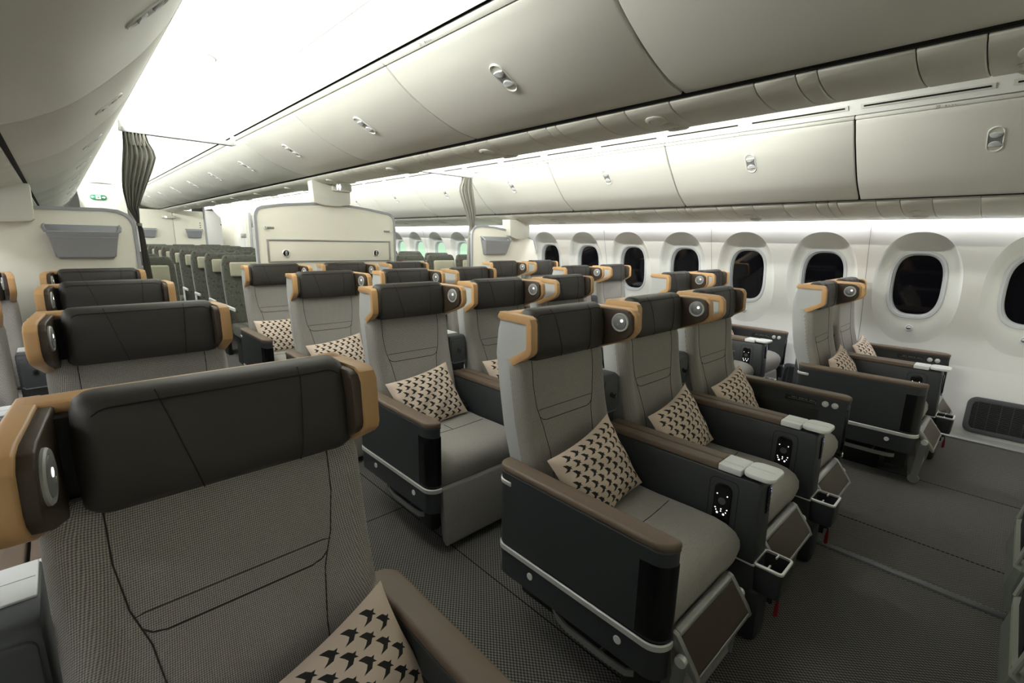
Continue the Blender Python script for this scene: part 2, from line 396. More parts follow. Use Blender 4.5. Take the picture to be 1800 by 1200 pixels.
# ---- overhead bins
def offset_profile(pts, th):
    out = []
    for i, p in enumerate(pts):
        a = pts[max(i - 1, 0)]; b = pts[min(i + 1, len(pts) - 1)]
        t = Vector((b[0] - a[0], b[1] - a[1])).normalized(); n = Vector((-t.y, t.x))
        out.append((p[0] + n.x * th, p[1] + n.y * th))
    return out
def smooth_profile(ctrl, n=18):
    # parametrise by chord length
    s = [0]
    for a, b in zip(ctrl, ctrl[1:]): s.append(s[-1] + math.dist(a, b))
    tx = list(zip(s, [c[0] for c in ctrl])); tz = list(zip(s, [c[1] for c in ctrl]))
    return [(sinterp(tx, s[-1] * i / n), sinterp(tz, s[-1] * i / n)) for i in range(n + 1)]
CB = smooth_profile([(1.21, 2.123), (1.319, 2.04), (1.458, 1.966), (1.62, 1.908), (1.75, 1.888)])
RB = smooth_profile([(3.540, 2.085), (3.570, 2.040), (3.64, 1.945), (3.80, 1.770), (3.90, 1.70), (3.97, 1.66)])
LB = smooth_profile([(.405, 2.105), (.355, 2.03), (.275, 1.93), (.10, 1.762), (-.01, 1.695), (-.09, 1.66)])
CRB = [(2 * XC - x, z) for x, z in CB]
def inward(pts, cx, th):
    o = offset_profile(pts, th)
    mid = len(pts) // 2
    c0 = abs(o[mid][0] - cx[0]) + abs(o[mid][1] - cx[1]); c1 = abs(pts[mid][0] - cx[0]) + abs(pts[mid][1] - cx[1])
    return o if c0 < c1 else offset_profile(pts, -th)
def latch_tree(prof, frac, cx):
    """double-paddle bin latch lying on the door at a fraction of its profile"""
    i = int(frac * (len(prof) - 1)); p = prof[i]; a = prof[i - 1]; b = prof[i + 1]
    t = Vector((b[0] - a[0], 0, b[1] - a[1])).normalized()                # downwards along the door
    n = Vector((0, 1, 0)).cross(t); 
    if (Vector((cx[0], 0, cx[1])) - Vector((p[0], 0, p[1]))).dot(n) > 0: n = -n
    e = Vector((0, 1, 0)); M = Matrix(((e.x, t.x, n.x, p[0]), (e.y, t.y, n.y, 0), (e.z, t.z, n.z, p[1]), (0, 0, 0, 1)))
    h, ww = .062, .034
    def cap(w_, hh, k=10): return arcpts(0, hh - w_, w_, 0, 180, k) + arcpts(0, -(hh - w_), w_, 180, 360, k)
    def R3(c, z): return [(x, y, z) for x, y in c]
    rimg = X(loft([R3(cap(ww, h + ww * .35), -.004), R3(cap(ww, h + ww * .35), .003), R3(cap(ww - .003, h + ww * .35 - .003), .0055), R3(cap(ww - .0065, h + ww * .35 - .0065), .002), R3(cap(ww - .0065, h + ww * .35 - .0065), -.004)], cap=False), M)
    rec = X(loft([R3(cap(ww - .006, h + ww * .35 - .006), -.003), R3(cap(ww - .006, h + ww * .35 - .006), .0008)]), M)
    pl = X(box(-ww + .0068, ww - .0068, -.034, .034, 0, .0022, .001), M)
    def pad(s):
        c = [(-.026, s * .034)] + [(.026 * math.cos(q), s * (.034 - .026 * math.sin(q))) for q in [PI - PI * k / 12 for k in range(13)]] + [(.026, s * .034)]
        c = [(-.0265, s * .036)] + [(-.0265 * math.cos(PI * k / 12), s * (.034 - .024 * math.sin(PI * k / 12))) for k in range(13)] + [(.0265, s * .036), (.012, s * .040), (-.012, s * .040)]
        return X(loft([R3(c, .001), R3([(x * .99, y) for x, y in c], .0055), R3([(x * .85, (y - s * .03) * .85 + s * .03) for x, y in c], .008)]), M)
    return [('latch_rim', me('latch_rim', rimg, 'wall_white')), ('latch_recess', me('latch_recess', rec, 'panel_white')), ('latch_plate', me('latch_plate', pl, 'light_disc')),
            ('latch_paddle', me('latch_paddle', pad(1), 'window_rim')), ('latch_paddle', me('latch_paddle', pad(-1), 'window_rim'))]
GAP = .0055
def bin_meshes(prof, L, cx, kind, hh=.030):
    inn = inward(prof, cx, .028)
    door = ext(prof + inn[::-1], GAP, L - GAP, 'y', .007, 2, .5)
    # header strip above the door
    p0, p1 = prof[0], prof[2]; d = Vector((p0[0] - p1[0], p0[1] - p1[1])).normalized()
    h0 = (p0[0] + d.x * .004, p0[1] + d.y * .004); h1 = (p0[0] + d.x * hh, p0[1] + d.y * hh)
    hi = inward([h0, h1, (h1[0] + d.x * .01, h1[1] + d.y * .01)], cx, .025)
    head = ext([h0, h1, hi[1], hi[0]], .003, L - .003, 'y', .003)
    back = inward(prof, cx, .034); hb = inward([h1, h0, p0], cx, .034)
    top = (h1[0] + d.x * .012, h1[1] + d.y * .012)
    body = ext([(hb[0][0], hb[0][1])] + back + [(cx[0], back[-1][1]), (cx[0], hb[0][1] + .02)], 0, L, 'y', 0)
    return me('bin_door', door, 'bin_white'), me('bin_header', head, 'bin_white'), me('bin_body', body, 'gap_black')
def bins(prof, y_first, L, n, cx, frac, what, lat_off=0.0):
    dm, hm, bm_ = bin_meshes(prof, L, cx, what, .024 if prof is RB else .030); lt = latch_tree(prof, frac, cx)
    for m_ in lt:
        m_[1].transform(Matrix.Translation((0, L / 2 + lat_off, 0)))
    ordn = ['first', 'second', 'third', 'fourth', 'fifth', 'sixth', 'seventh', 'eighth', 'ninth', 'tenth', 'eleventh', 'twelfth', 'thirteenth', 'fourteenth', 'fifteenth']
    res = []
    for k in range(n):
        t = thing('overhead_bin', '%s off-white overhead bin from front bulkhead, %s' % (ordn[k], what), 'bin', (0, y_first + k * L, 0), 'overhead bins')
        put([('bin_body', bm_), ('bin_door', dm, lt), ('bin_header', hm)], t); res.append(t)
    return res
RBINS = bins(RB, .823 - 1.233, 1.233, 14, (4.5, 2.1), .36, 'row above the dark windows')
CBINS = bins(CB, .955 - 1.205, 1.205, 15, (1.9, 2.2), .44, 'central row facing aisle away from windows')
bins(CRB, .955 - 1.205, 1.205, 15, (1.98, 2.2), .44, 'central row facing window aisle')
bins(LB, .99 - 1.22, 1.22, 14, (-.6, 2.1), .40, 'row opposite the dark windows')
NUM = (.83, .665, .857)
# row numbers printed on the bin headers
def header_print(s, prof, y, cx, size, parent, flip=1):
    p0, p1 = prof[0], prof[2]; d = Vector((p0[0] - p1[0], 0, p0[1] - p1[1])).normalized(); c = Vector((p0[0], 0, p0[1])) + d * (.0135 if prof is RB else .017)
    n = Vector((0, 1, 0)).cross(d)
    if (Vector((cx[0], 0, cx[1])) - c).dot(n) > 0: n = -n
    e = d.cross(n)
    c = c + n * .0012; M = Matrix(((e.x, d.x, n.x, c.x), (e.y, d.y, n.y, y), (e.z, d.z, n.z, c.z), (0, 0, 0, 1)))
    bits = J(SH(text_mesh(s, size), -.03, 0, 0), *[SH(box(-.0025, .0025, -.004, .004, 0, .0004, 0), .002 + .011 * q, 0, 0) for q in range(1)], *[SH(J(box(-.0035, .0035, -.0035, -.0022, 0, .0004, 0), box(-.0035, -.0022, -.0035, .0035, 0, .0004, 0)), .016 + .013 * q, 0, 0) for q in range(3)])
    o = ob('row_number', me('row_number', X(bits, M), 'print_grey'), parent); return o
header_print('20', RB, NUM[0], (4.5, 2.1), .02, RBINS[0])
header_print('21', RB, NUM[1], (4.5, 2.1), .02, RBINS[1])
header_print('21', CB, NUM[2], (1.9, 2.2), .02, CBINS[1])

# ---- slot panel above the window-side bins (air slots)
sp_ = [(3.522, 2.112), (3.492, 2.152), (3.45, 2.208), (3.40, 2.25)]
slotw = struct('trim_1', ceil_panel(sp_[::-1], Y0, YB), 'ceiling_white')
for k in range(26):
    y0 = .823 - 1.233 + k * .6165; 
    a = (3.4929, 2.1508)
    ob('slot_frame', me('slot_frame', strip([(a[0] - .004, y0 + .03, a[1] - .002), (a[0] - .004, y0 + .585, a[1] - .002)], (-.0165, 0, .022), .003), 'bin_white'), slotw)
    ob('air_slot', me('air_slot', strip([(a[0] - .006, y0 + .045, a[1] - .003), (a[0] - .006, y0 + .57, a[1] - .003)], (-.0055, 0, .0073), .002), 'gap_black'), slotw)

# ---- passenger service panels under the bins
def psu(name, prof, y_off, cell, cx, ny, lights, m='panel_white'):
    """one panel run: list of panel lengths repeating every seat row; each panel its own piece"""
    root = ob(name, None, None, (0, 0, 0), kind='structure')
    inn = [(x, z + .02) for x, z in prof]
    cache = {}
    for k in range(ny):
        y = y_off + k * sum(cell) - cell[-1]
        for j, L in enumerate(cell):
            y += cell[j - 1]
            if (j, L) not in cache: cache[(j, L)] = me('service_panel', ext(prof + inn[::-1], .0015, L - .0015, 'y', .003, 1, .5), m)
            ob('service_panel', cache[(j, L)], root, (0, y, 0))
            if j in lights:
                put_l = cache.setdefault('L', None)
                if put_l is None:
                    q = []
                    for fr_ in lights[j]:
                        i = fr_ * (len(prof) - 1); i0 = int(i); u = i - i0; p = [prof[i0][c] + (prof[min(i0 + 1, len(prof) - 1)][c] - prof[i0][c]) * u for c in (0, 1)]
                        a, b = prof[max(i0 - 1, 0)], prof[min(i0 + 2, len(prof) - 1)]; t = Vector((b[0] - a[0], 0, b[1] - a[1])).normalized(); n = Vector((0, 1, 0)).cross(t)
                        if n.z > 0: n = -n
                        q.append(('reading_light', me('reading_light', lathe([(.044, -.002), (.044, .003), (.036, .008), (.030, .009), (.026, .003)], (p[0], L / 2, p[1]), n, 22), m),
                                  me('light_lens', lathe([(.010, .002), (.010, .0075), (.007, .0085)], (p[0], L / 2 + .004, p[1]), n, 14), 'black_plastic'), me('light_body', lathe([(.0265, .001), (.024, .006), (.010, .009)], (p[0], L / 2, p[1]), n, 20), 'bin_white')))
                    cache['L'] = put_l = q
                for nm, a_, b_, c_ in put_l:
                    o = ob(nm, a_, root, (0, y, 0)); ob('light_lens', b_, o); ob('light_body', c_, o)
    return root
RPS = smooth_profile([(3.985, 1.648), (4.04, 1.618), (4.20, 1.578), (4.36, 1.562), (4.52, 1.560)], 10)
CPS = smooth_profile([(1.762, 1.872), (1.80, 1.852), (1.87, 1.838), (1.94, 1.834), (2.01, 1.838), (2.08, 1.852), (2.118, 1.872)], 12)
LPS = [(2 * XC - x, z) for x, z in RPS]
cellR = [.16, .125, .22, .055, .075, .215, .2167]
psu('trim_2', RPS, .45 - 1.0667, cellR, None, 17, {0: (.35, .6)})
psu('trim_3', CPS, 1.02 - 1.0667, [.20, .14, .235, .06, .125, .3067], None, 17, {0: (.25, .5, .75)})
psu('trim_4', LPS, .3, cellR, None, 16, {0: (.35, .6)})
struct('trim_5', J(ext([(4.525, 1.556), (4.535, 1.556), (4.535, 1.62), (4.525, 1.62)], Y0, YB, 'y', 0)), 'panel_white')
# closures: bin bottoms to the wall, dark void behind
struct('trim_6', J(box(3.96, 3.985, Y0, YB, 1.66, 1.70, 0), box(1.748, 1.765, Y0, YB, 1.880, 1.93, 0), box(2 * XC - 1.765, 2 * XC - 1.748, Y0, YB, 1.880, 1.93, 0), box(-.105, -.085, Y0, YB, 1.66, 1.70, 0)), 'gap_black')
struct('trim_7', J(box(3.48, 4.95, Y0, YB, 2.34, 2.37, 0), box(-1.1, .42, Y0, YB, 2.34, 2.37, 0), box(1.0, 2.9, Y0, YB, 2.38, 2.4, 0)), 'gap_black')

# ================================================================== PARTITIONS, CURTAINS
def partition(y, outline, label, th=.03):
    t = thing('partition', label, 'partition', (0, y, 0), 'class partitions')
    ob('partition_board', me('partition_board', ext(outline, 0, th, 'y', .003), 'partition_cream'), t)
    return t
def edge_trim(t, pts, th=.03, wdt=.02):
    rings = []
    P3 = [Vector((x, 0, z)) for x, z in pts]
    for i, p in enumerate(P3):
        tt = (P3[min(i + 1, len(P3) - 1)] - P3[max(i - 1, 0)]).normalized(); n = Vector((0, 1, 0)).cross(tt)
        rings.append([p - n * wdt * .5 + Vector((0, -.007, 0)), p + n * wdt * .5 + Vector((0, -.007, 0)), p + n * wdt * .62 + Vector((0, th / 2, 0)), p + n * wdt * .5 + Vector((0, th + .007, 0)), p - n * wdt * .5 + Vector((0, th + .007, 0))])
    ob('edge_trim', me('edge_trim', loft(rings), 'partition_trim'), t)
def lit_pocket(t, x0, x1, z0, z1, slant=.03):
    """moulded literature pocket with flared lip"""
    r = .012
    def sec(zz, d, xi): return [(x0 + xi, 0, zz), (x0 + xi + .006, -d, zz), (x1 - xi - .006, -d, zz), (x1 - xi, 0, zz)]
    body = loft([sec(z0, .025, slant + .01), sec(z0 + .012, .045, slant), sec(z0 + (z1 - z0) * .62, .075, slant * .3), sec(z0 + (z1 - z0) * .66, .079, slant * .25), sec(z1 - .045, .088, .004), sec(z1 - .042, .082, .004)])
    lip = J(strip([(x0 + .004, -.086, z1 - .043), (x0 - .004, -.055, z1 - .018), (x0, -.002, z1)], (.012, 0, .01), .008), strip([(x1 - .004, -.086, z1 - .043), (x1 + .004, -.055, z1 - .018), (x1, -.002, z1)], (.012, 0, .01), .008))
    back = ext([(x0, z1), (x0 + slant * .9, z0 + .01), (x1 - slant * .9, z0 + .01), (x1, z1)], -.012, 0, 'y', .005)
    line = strip([(x0 + slant * .45, -.0765, z0 + (z1 - z0) * .64), (x1 - slant * .45, -.0765, z0 + (z1 - z0) * .64)], (0, 0, .003), .003)
    o = ob('literature_pocket', me('literature_pocket', J(body, lip, back), 'pocket_grey'), t); ob('groove', me('groove', line, 'partition_trim'), o)
    return o
def hang_box(t, x0, x1, z0, z1, sag=.02, d=.10):
    pts = [(x0, z1), (x0 + .012, z0 + .012), (x0 + .03, z0)] + [(x0 + (x1 - x0) * u, z0 - sag * math.sin(PI * u)) for u in (.3, .5, .7)] + [(x1 - .02, z0), (x1 - .004, z0 + .012), (x1, z1)]
    return ob('support_box', me('support_box', ext(pts, -d, .06, 'y', .008, 2, .6), 'panel_white'), t)
# centre partition
cp = [(1.275, 0), (1.275, 1.52)] + [(1.285, 1.555), (1.305, 1.582), (1.34, 1.598), (1.52, 1.628), (1.75, 1.65), (1.94, 1.656), (2.13, 1.65), (2.34, 1.628), (2.545, 1.598), (2.58, 1.582), (2.602, 1.555), (2.612, 1.52), (2.612, 0)]
tc_ = partition(4.59, cp, 'cream centre partition with arched top behind the triple seat block')
edge_trim(tc_, cp)
fr_ = [(1.358, 1.318), (2.548, 1.318), (2.548, 1.128), (1.358, 1.128)]
bass = ob('bassinet_panel', me('bassinet_panel', box(1.358, 2.548, -.006, 0, 1.128, 1.318, .002), 'partition_cream'), tc_)
ob('panel_frame', me('panel_frame', J(box(1.35, 2.556, -.014, 0, 1.310, 1.326, .004), box(1.35, 2.556, -.014, 0, 1.122, 1.136, .004), box(1.35, 1.366, -.0135, 0, 1.128, 1.32, .004), box(2.54, 2.556, -.0135, 0, 1.128, 1.32, .004)), 'steel'), bass)
for x in (1.506, 2.39):
    o = ob('lock_cup', me('lock_cup', lathe([(.036, 0), (.036, .010), (.030, .013), (.026, .007)], (x, -.005, 1.20), (0, -1, 0), 24), 'silver'), bass)
    ob('lock_knob', me('lock_knob', J(disc((x, -.009, 1.20), (0, -1, 0), .027, .003), box(x - .009, x + .009, -.022, -.011, 1.178, 1.222, .006)), 'steel'), o)
for x, s in ((1.338, 1), (2.575, -1)):
    o = ob('hook_plate', me('hook_plate', box(min(x, x + s * .085), max(x, x + s * .085), -.006, 0, 1.414, 1.432, .004), 'steel'), tc_)
    ob('coat_hook', me('coat_hook', J(disc((x + s * .01, -.004, 1.423), (0, -1, 0), .014, .012), tube([(x + s * .01, -.012, 1.423), (x + s * .004, -.03, 1.427), (x, -.034, 1.437)], .005)), 'silver'), o)
sb = hang_box(tc_, 1.762, 2.128, 1.655, 1.856, .018, .045)
sgn = ob('lavatory_sign', me('lavatory_sign', ext(rrect(1.945, 2.128, 1.775, 1.85, .014, 4), -.075, -.04, 'y', .006), 'panel_white'), tc_)
def figure(x, skirt):
    b = J(disc((x, -.0755, 1.838), (0, -1, 0), .0065, .002, 12), ext([(x - .009, 1.828), (x + .009, 1.828), (x + (.012 if skirt else .008), 1.805), (x + .005, 1.805), (x + .005, 1.788), (x - .005, 1.788), (x - .005, 1.805), (x - (.012 if skirt else .008), 1.805)], -.0775, -.0755, 'y', 0))
    return b
ob('lit_figure', me('lit_figure', figure(1.988, False), 'led_white'), sgn); ob('lit_figure', me('lit_figure', figure(2.012, True), 'led_white'), sgn)
# partition by the wall opposite the windows
lp = [(-1.0, 0), (-1.0, 1.47), (-.5, 1.49), (.0, 1.503), (.27, 1.507), (.34, 1.50), (.385, 1.478), (.41, 1.445), (.422, 1.40), (.422, 0)]
tl_ = partition(4.37, lp, 'cream partition with wide grey literature pocket opposite the dark windows')
edge_trim(tl_, lp)
lit_pocket(tl_, -.045, .335, 1.178, 1.40, .04)
hang_box(tl_, -.42, -.072, 1.415, 1.64, .01, .09)
# partition beside the windows
rp = [(3.462, 0), (3.462, 1.40), (3.472, 1.445), (3.495, 1.48), (3.53, 1.503), (3.60, 1.512), (3.80, 1.503), (4.0, 1.475), (4.25, 1.43), (4.47, 1.375), (4.535, 1.20), (4.60, 1.0), (4.66, .7), (4.66, 0)]
tr_ = partition(4.35, rp, 'cream partition with small grey literature pocket beside the dark windows')
edge_trim(tr_, rp[:11])
lit_pocket(tr_, 3.59, 4.005, 1.185, 1.395, .04)
hang_box(tr_, 3.975, 4.315, 1.40, 1.60, .03, .08)

def curtain(x0, y, z1, s, label):
    """gathered curtain: pleats at the heading, pinched at the tie, hanging beside the partition edge; s=+1 flares to +x"""
    n = 60; rings = []
    tab_w = [(0, .05), (.9, .055), (1.38, .032), (1.43, .020), (1.50, .052), (1.66, .132), (1.80, .175), (1.89, .192), (1.92, .182), (2.0, .136), (z1, .132)]
    tab_x = [(0, .0), (1.40, .0), (1.43, -.003), (1.50, -.030), (1.66, -.046), (1.80, -.030), (1.95, -.006), (z1, 0)]
    for k in range(41):
        z = .02 + (z1 - .02) * k / 40; wv = interp(tab_w, z); front = []; back = []
        amp = min(.022, .008 + wv * .11)
        shift = -.0 * s + (.012 * s if z < 1.5 else 0)
        for i in range(n + 1):
            u = i / n; x = x0 + shift + s * (interp(tab_x, z) + u * wv)
            yy = amp * math.sin(u * 2 * PI * 6.5 + .6 * math.sin(z * 3)) + .006 * math.sin(u * 23 + z * 4)
            front.append((x, y + yy - .003, z)); back.append((x, y + yy + .003, z))
        rings.append(front + back[::-1])
    t = thing('curtain', label, 'curtain', group='divider curtains')
    ob('curtain_cloth', me('curtain_cloth', loft(rings), 'curtain_grey', math.radians(70)), t)
    ob('heading_tape', me('heading_tape', loft([[(x0 + s * (u / 30) * .132, y + .018 * math.sin(u / 30 * 2 * PI * 6.5) + d, z) for u in range(31)] + [(x0 + s * (u / 30) * .132, y + .018 * math.sin(u / 30 * 2 * PI * 6.5) - d, z) for u in range(30, -1, -1)] for z, d in ((1.955, .0045), (z1 + .004, .0045))]), 'curtain_grey', math.radians(70)), t)
    ob('tie_band', me('tie_band', loft([[(x0 + .012 * s + s * .011 + .017 * math.cos(a), y + .024 * math.sin(a), z) for a in [2 * PI * i / 16 for i in range(16)]] for z in (1.405, 1.425)]), 'curtain_grey'), t)
curtain(.432, 4.405, 2.035, 1, 'grey gathered divider curtain hanging over the aisle away from the dark windows')
curtain(3.488, 4.385, 2.025, -1, 'grey gathered divider curtain hanging over the window aisle')
def rail(x0, x1, y, z, label):
    t = thing('curtain_rail', label, 'rail', group='curtain rails')
    ob('rail_bar', me('rail_bar', box(x0, x1, y - .022, y + .022, z, z + .034, .006), 'window_rim'), t)
    for x in (x0, x1): ob('rail_bracket', me('rail_bracket', ext([(x - .018, z + .005), (x + .018, z + .005), (x + .012, z + .075), (x - .012, z + .075)], y - .016, y + .016, 'y', .005), 'wall_white'), t)
    ob('rail_groove', me('rail_groove', box(x0 + .01, x1 - .01, y - .006, y + .006, z - .0015, z + .001, 0), 'gap_black'), t)
rail(.43, 1.115, 4.405, 2.036, 'white curtain rail across the aisle away from the dark windows')
rail(2 * XC - 1.115, 3.50, 4.385, 2.026, 'white curtain rail across the window aisle')

# ================================================================== PREMIUM SEATS
FY = [(.36, -.04), (.46, .0), (.605, .035), (.73, .070), (.85, .090), (.93, .100), (.97, .115)]
BY = [(.36, .01), (.46, .032), (.605, .062), (.73, .098), (.93, .136), (.97, .145)]
HWD = [(.36, .245), (.6, .244), (.80, .243), (.92, .242), (.955, .236), (.97, .22)]
def fy(z): return sinterp(FY, z)
def back_front(x, z):
    wv = interp(HWD, z); u = min(1, abs(x) / wv); f = fy(z); b = interp(BY, z)
    bol = -.014 * max(0, min(1, (u - .66) / .2)) ** 2 * (3 - 2 * max(0, min(1, (u - .66) / .2)))
    return f + bol + (b - f - bol) * max(0, (u - .88) / .12) ** 2.4
def backrest():
    rings = []
    for k in range(27):
        z = .36 + .61 * k / 26; wv = interp(HWD, z); b = interp(BY, z)
        us = [-1, -.985, -.96, -.93, -.89, -.84, -.78, -.74, -.7, -.66, -.6, -.4, -.2, 0, .2, .4, .6, .66, .7, .74, .78, .84, .89, .93, .96, .985, 1]
        rings.append([(u * wv, back_front(u * wv, z), z) for u in us] + [(wv * .98, b + .006, z), (-wv * .98, b + .006, z)])
    return loft(rings)
def seam_path(pts, n=6):
    out = []
    for (x0, z0), (x1, z1) in zip(pts, pts[1:]):
        for i in range(n): out.append((x0 + (x1 - x0) * i / n, z0 + (z1 - z0) * i / n))
    out.append(pts[-1]); return [(x, back_front(x, z) - .0006, z) for x, z in out]
def back_seams():
    L = []
    for s in (-1, 1):
        L.append(tube(seam_path([(s * .168, .955), (s * .168, .86), (s * .158, .78), (s * .138, .715), (s * .125, .62), (s * .12, .45)]), .0013, 5))
    L.append(tube(seam_path([(-.155, .765), (-.14, .768), (.14, .768), (.155, .765)]), .0010, 5))
    L.append(tube(seam_path([(-.148, .745), (-.135, .733), (-.115, .728), (.115, .728), (.135, .733), (.148, .745)]), .0015, 5))
    return J(*L)
SHP = [(.200, 1.098), (.214, 1.05), (.223, .964), (.2, .82), (.178, .70), (.145, .60), (.10, .46), (.06, .34), (.0, .34), (.03, .46), (.062, .605), (.096, .73), (.132, .93), (.15, .97), (.15, 1.10)]
def shell(): return ext(SHP, -.229, .229, 'x', .012, 3, .5)
def head_cushion():
    rings = []
    for k, (z, f, b, wv) in enumerate([(.950, .085, .12, .178), (.954, .070, .135, .192), (.965, .062, .145, .199), (1.0, .060, .15, .201), (1.06, .064, .152, .201), (1.10, .072, .15, .198), (1.116, .080, .145, .193), (1.125, .093, .135, .182), (1.1265, .11, .125, .165)]):
        r = []
        for x, y in rrect(-wv, wv, f, b, min(.026, (b - f) * .49), 5): r.append((x, y - .006 * (1 - (x / wv) ** 2), z))
        rings.append(r)
    return loft(rings)
def head_seams():
    def hy(z): return interp([(.953, .0655), (.965, .0560), (1.0, .0540), (1.06, .0578), (1.10, .0655), (1.118, .075), (1.126, .092)], z)
    A = tube([(x, hy(z) + .006 * (x / .2) ** 2 - .0002, z) for x, z in [(-.10 + .045 * t, 1.122 - .168 * t) for t in [i / 10 for i in range(11)]]], .0010, 5)
    B = tube([(x, hy(z) + .006 * (x / .2) ** 2 - .0002, z) for x, z in [(.108 - .012 * t, 1.122 - .168 * t) for t in [i / 10 for i in range(11)]]], .0010, 5)
    cp_ = [(-.183, 1.0), (-.183, 1.07)] + [(-.183 + .03 * (1 - math.cos(q)), 1.085 + .0245 * math.sin(q)) for q in [PI / 2 * i / 6 for i in range(7)]]
    cp_ = cp_ + [(-.15 + .3 * i / 10, 1.1095) for i in range(1, 10)] + [(-x, z) for x, z in cp_[::-1]]
    C = tube([(x, hy(z) + .006 * (x / .2) ** 2 - .0003 + (.005 if abs(x) > .178 else .0012 * max(0, (abs(x) - .15) / .03)), z) for x, z in cp_], .0013, 5)
    return J(A, B, C)
def flare(p): return [(v[0] + max(0, .16 - v[1]) * .11, v[1], v[2]) for v in p[0]], p[1]
W_IN = [(.20, 1.112), (.055, 1.112), (.040, 1.104), (.032, 1.088), (.028, 1.005), (.032, .992), (.045, .980), (.132, .930)]
W_DI = [(.20, 1.112), (-.015, 1.110), (-.038, 1.104), (-.054, 1.088), (-.060, 1.035), (-.056, 1.018), (-.040, .998), (.0, .978), (.132, .930)]
def wing(path, dsc):
    th = .026
    inner = offset_profile(path, th); ci = (.15, 1.03)
    if math.dist(inner[3], ci) > math.dist(path[3], ci): inner = offset_profile(path, -th)
    inner = [(.20, 1.086)] + inner[2:-1] + [(.150, .952)]
    band = flare(ext(path + inner[::-1], .203, .2325, 'x', .007, 3, .5))
    pan = flare(ext(inner + [(.205, .955)], .208, .2285, 'x', .003, 1, .5))
    shr = [(p[0] + (ci[0] - p[0]) * .05, p[1] + (ci[1] - p[1]) * .06) for p in path]
    pad = flare(ext(shr + [(.15, .94), (.185, 1.10)], .187, .211, 'x', .0095, 3, .5))
    tree = [('wing_frame', band, 'tan_trim'), ('wing_panel', pan, 'shell_grey'), ('wing_pad', pad, 'brown_leather')]
    return tree
def mkwing(path, mirror):
    f = MIR if mirror else (lambda p: p)
    return [(n, me(n, f(p), m)) for n, p, m in wing(path, False)]
def lamp(mirror):
    f = MIR if mirror else (lambda p: p)
    c = Vector((.2045, 0, 1.056)); n = Vector((-1, -.11, 0)).normalized()
    a = f(lathe([(.036, -.004), (.036, .003), (.034, .0055), (.0275, .0045), (.0275, .002)], c, n, 28))
    d = f(lathe([(.0272, .001), (.0262, .006), (.0225, .0075)], c, n, 24))
    t = n.cross(Vector((0, 0, 1))).normalized()
    e0 = c + n * .007 - t * -.007 + Vector((0, 0, .009)); e1 = c + n * .007 - t * .009 + Vector((0, 0, -.009))
    e = f(lathe([(.0062, 0), (.0062, .0015), (.003, .0015), (.003, .0005)], c + n * .007 - t * .009 + Vector((0, 0, .008)), n, 16))
    b = f(lathe([(.005, 0), (.0045, .0012), (.002, .0018)], c + n * .007 + t * .007 + Vector((0, 0, -.009)), n, 12))
    return ('reading_lamp', me('reading_lamp', a, 'lamp_ring'), [('lamp_head', me('lamp_head', d, 'light_disc')), ('lamp_eye', me('lamp_eye', e, 'lamp_glow')), ('lamp_dot', me('lamp_dot', b, 'steel'))])
CUSH = [(.02, .30), (.04, .36), (.03, .425), (-.05, .432), (-.20, .430), (-.34, .434), (-.42, .434), (-.462, .426), (-.495, .408), (-.513, .380), (-.516, .350), (-.507, .310), (-.490, .272), (-.470, .250), (-.40, .245), (-.1, .28)]
def cushion():
    # crowned across its width
    us = [-1, -.985, -.95, -.89, -.8, -.6, -.3, 0, .3, .6, .8, .89, .95, .985, 1]; cy, cz = -.23, .34; rings = []
    for u in us:
        k = 1 - .16 * max(0, (abs(u) - .75) / .25) ** 3; kz = 1 - .20 * max(0, (abs(u) - .78) / .22) ** 2.5
        rings.append([(u * .246, cy + (y - cy) * (1 - .03 * max(0, (abs(u) - .8) / .2) ** 2), cz + (z - cz) * kz) for y, z in CUSH])
    return loft(rings)
def arm_plan(o=0.0):
    """plan outline (x, y) of the outer arm on the -x side, grown by o"""
    xo, xi, yf, yr = -.307 - o, -.247 + o, -.531 - o, .115 + o
    return [(xi, yr - .012)] + [(xi - .004, yr - .004), (xi - .014, yr)] + arcpts(xo + .04 + o, yr - .04 - o, .04 + o, 90, 180, 5) + arcpts(xo + .052 + o, yf + .052 + o, .052 + o, 180, 266, 7) + [(xi - .002, yf + .002), (xi, yf + .012)]
def arm_path(o, i0, i1): return arm_plan(o)[i0:i1]
def ribbon(path, inner, z0, z1, r=.001): return ext(path + inner[::-1], z0, z1, 'z', r, 1, .8)
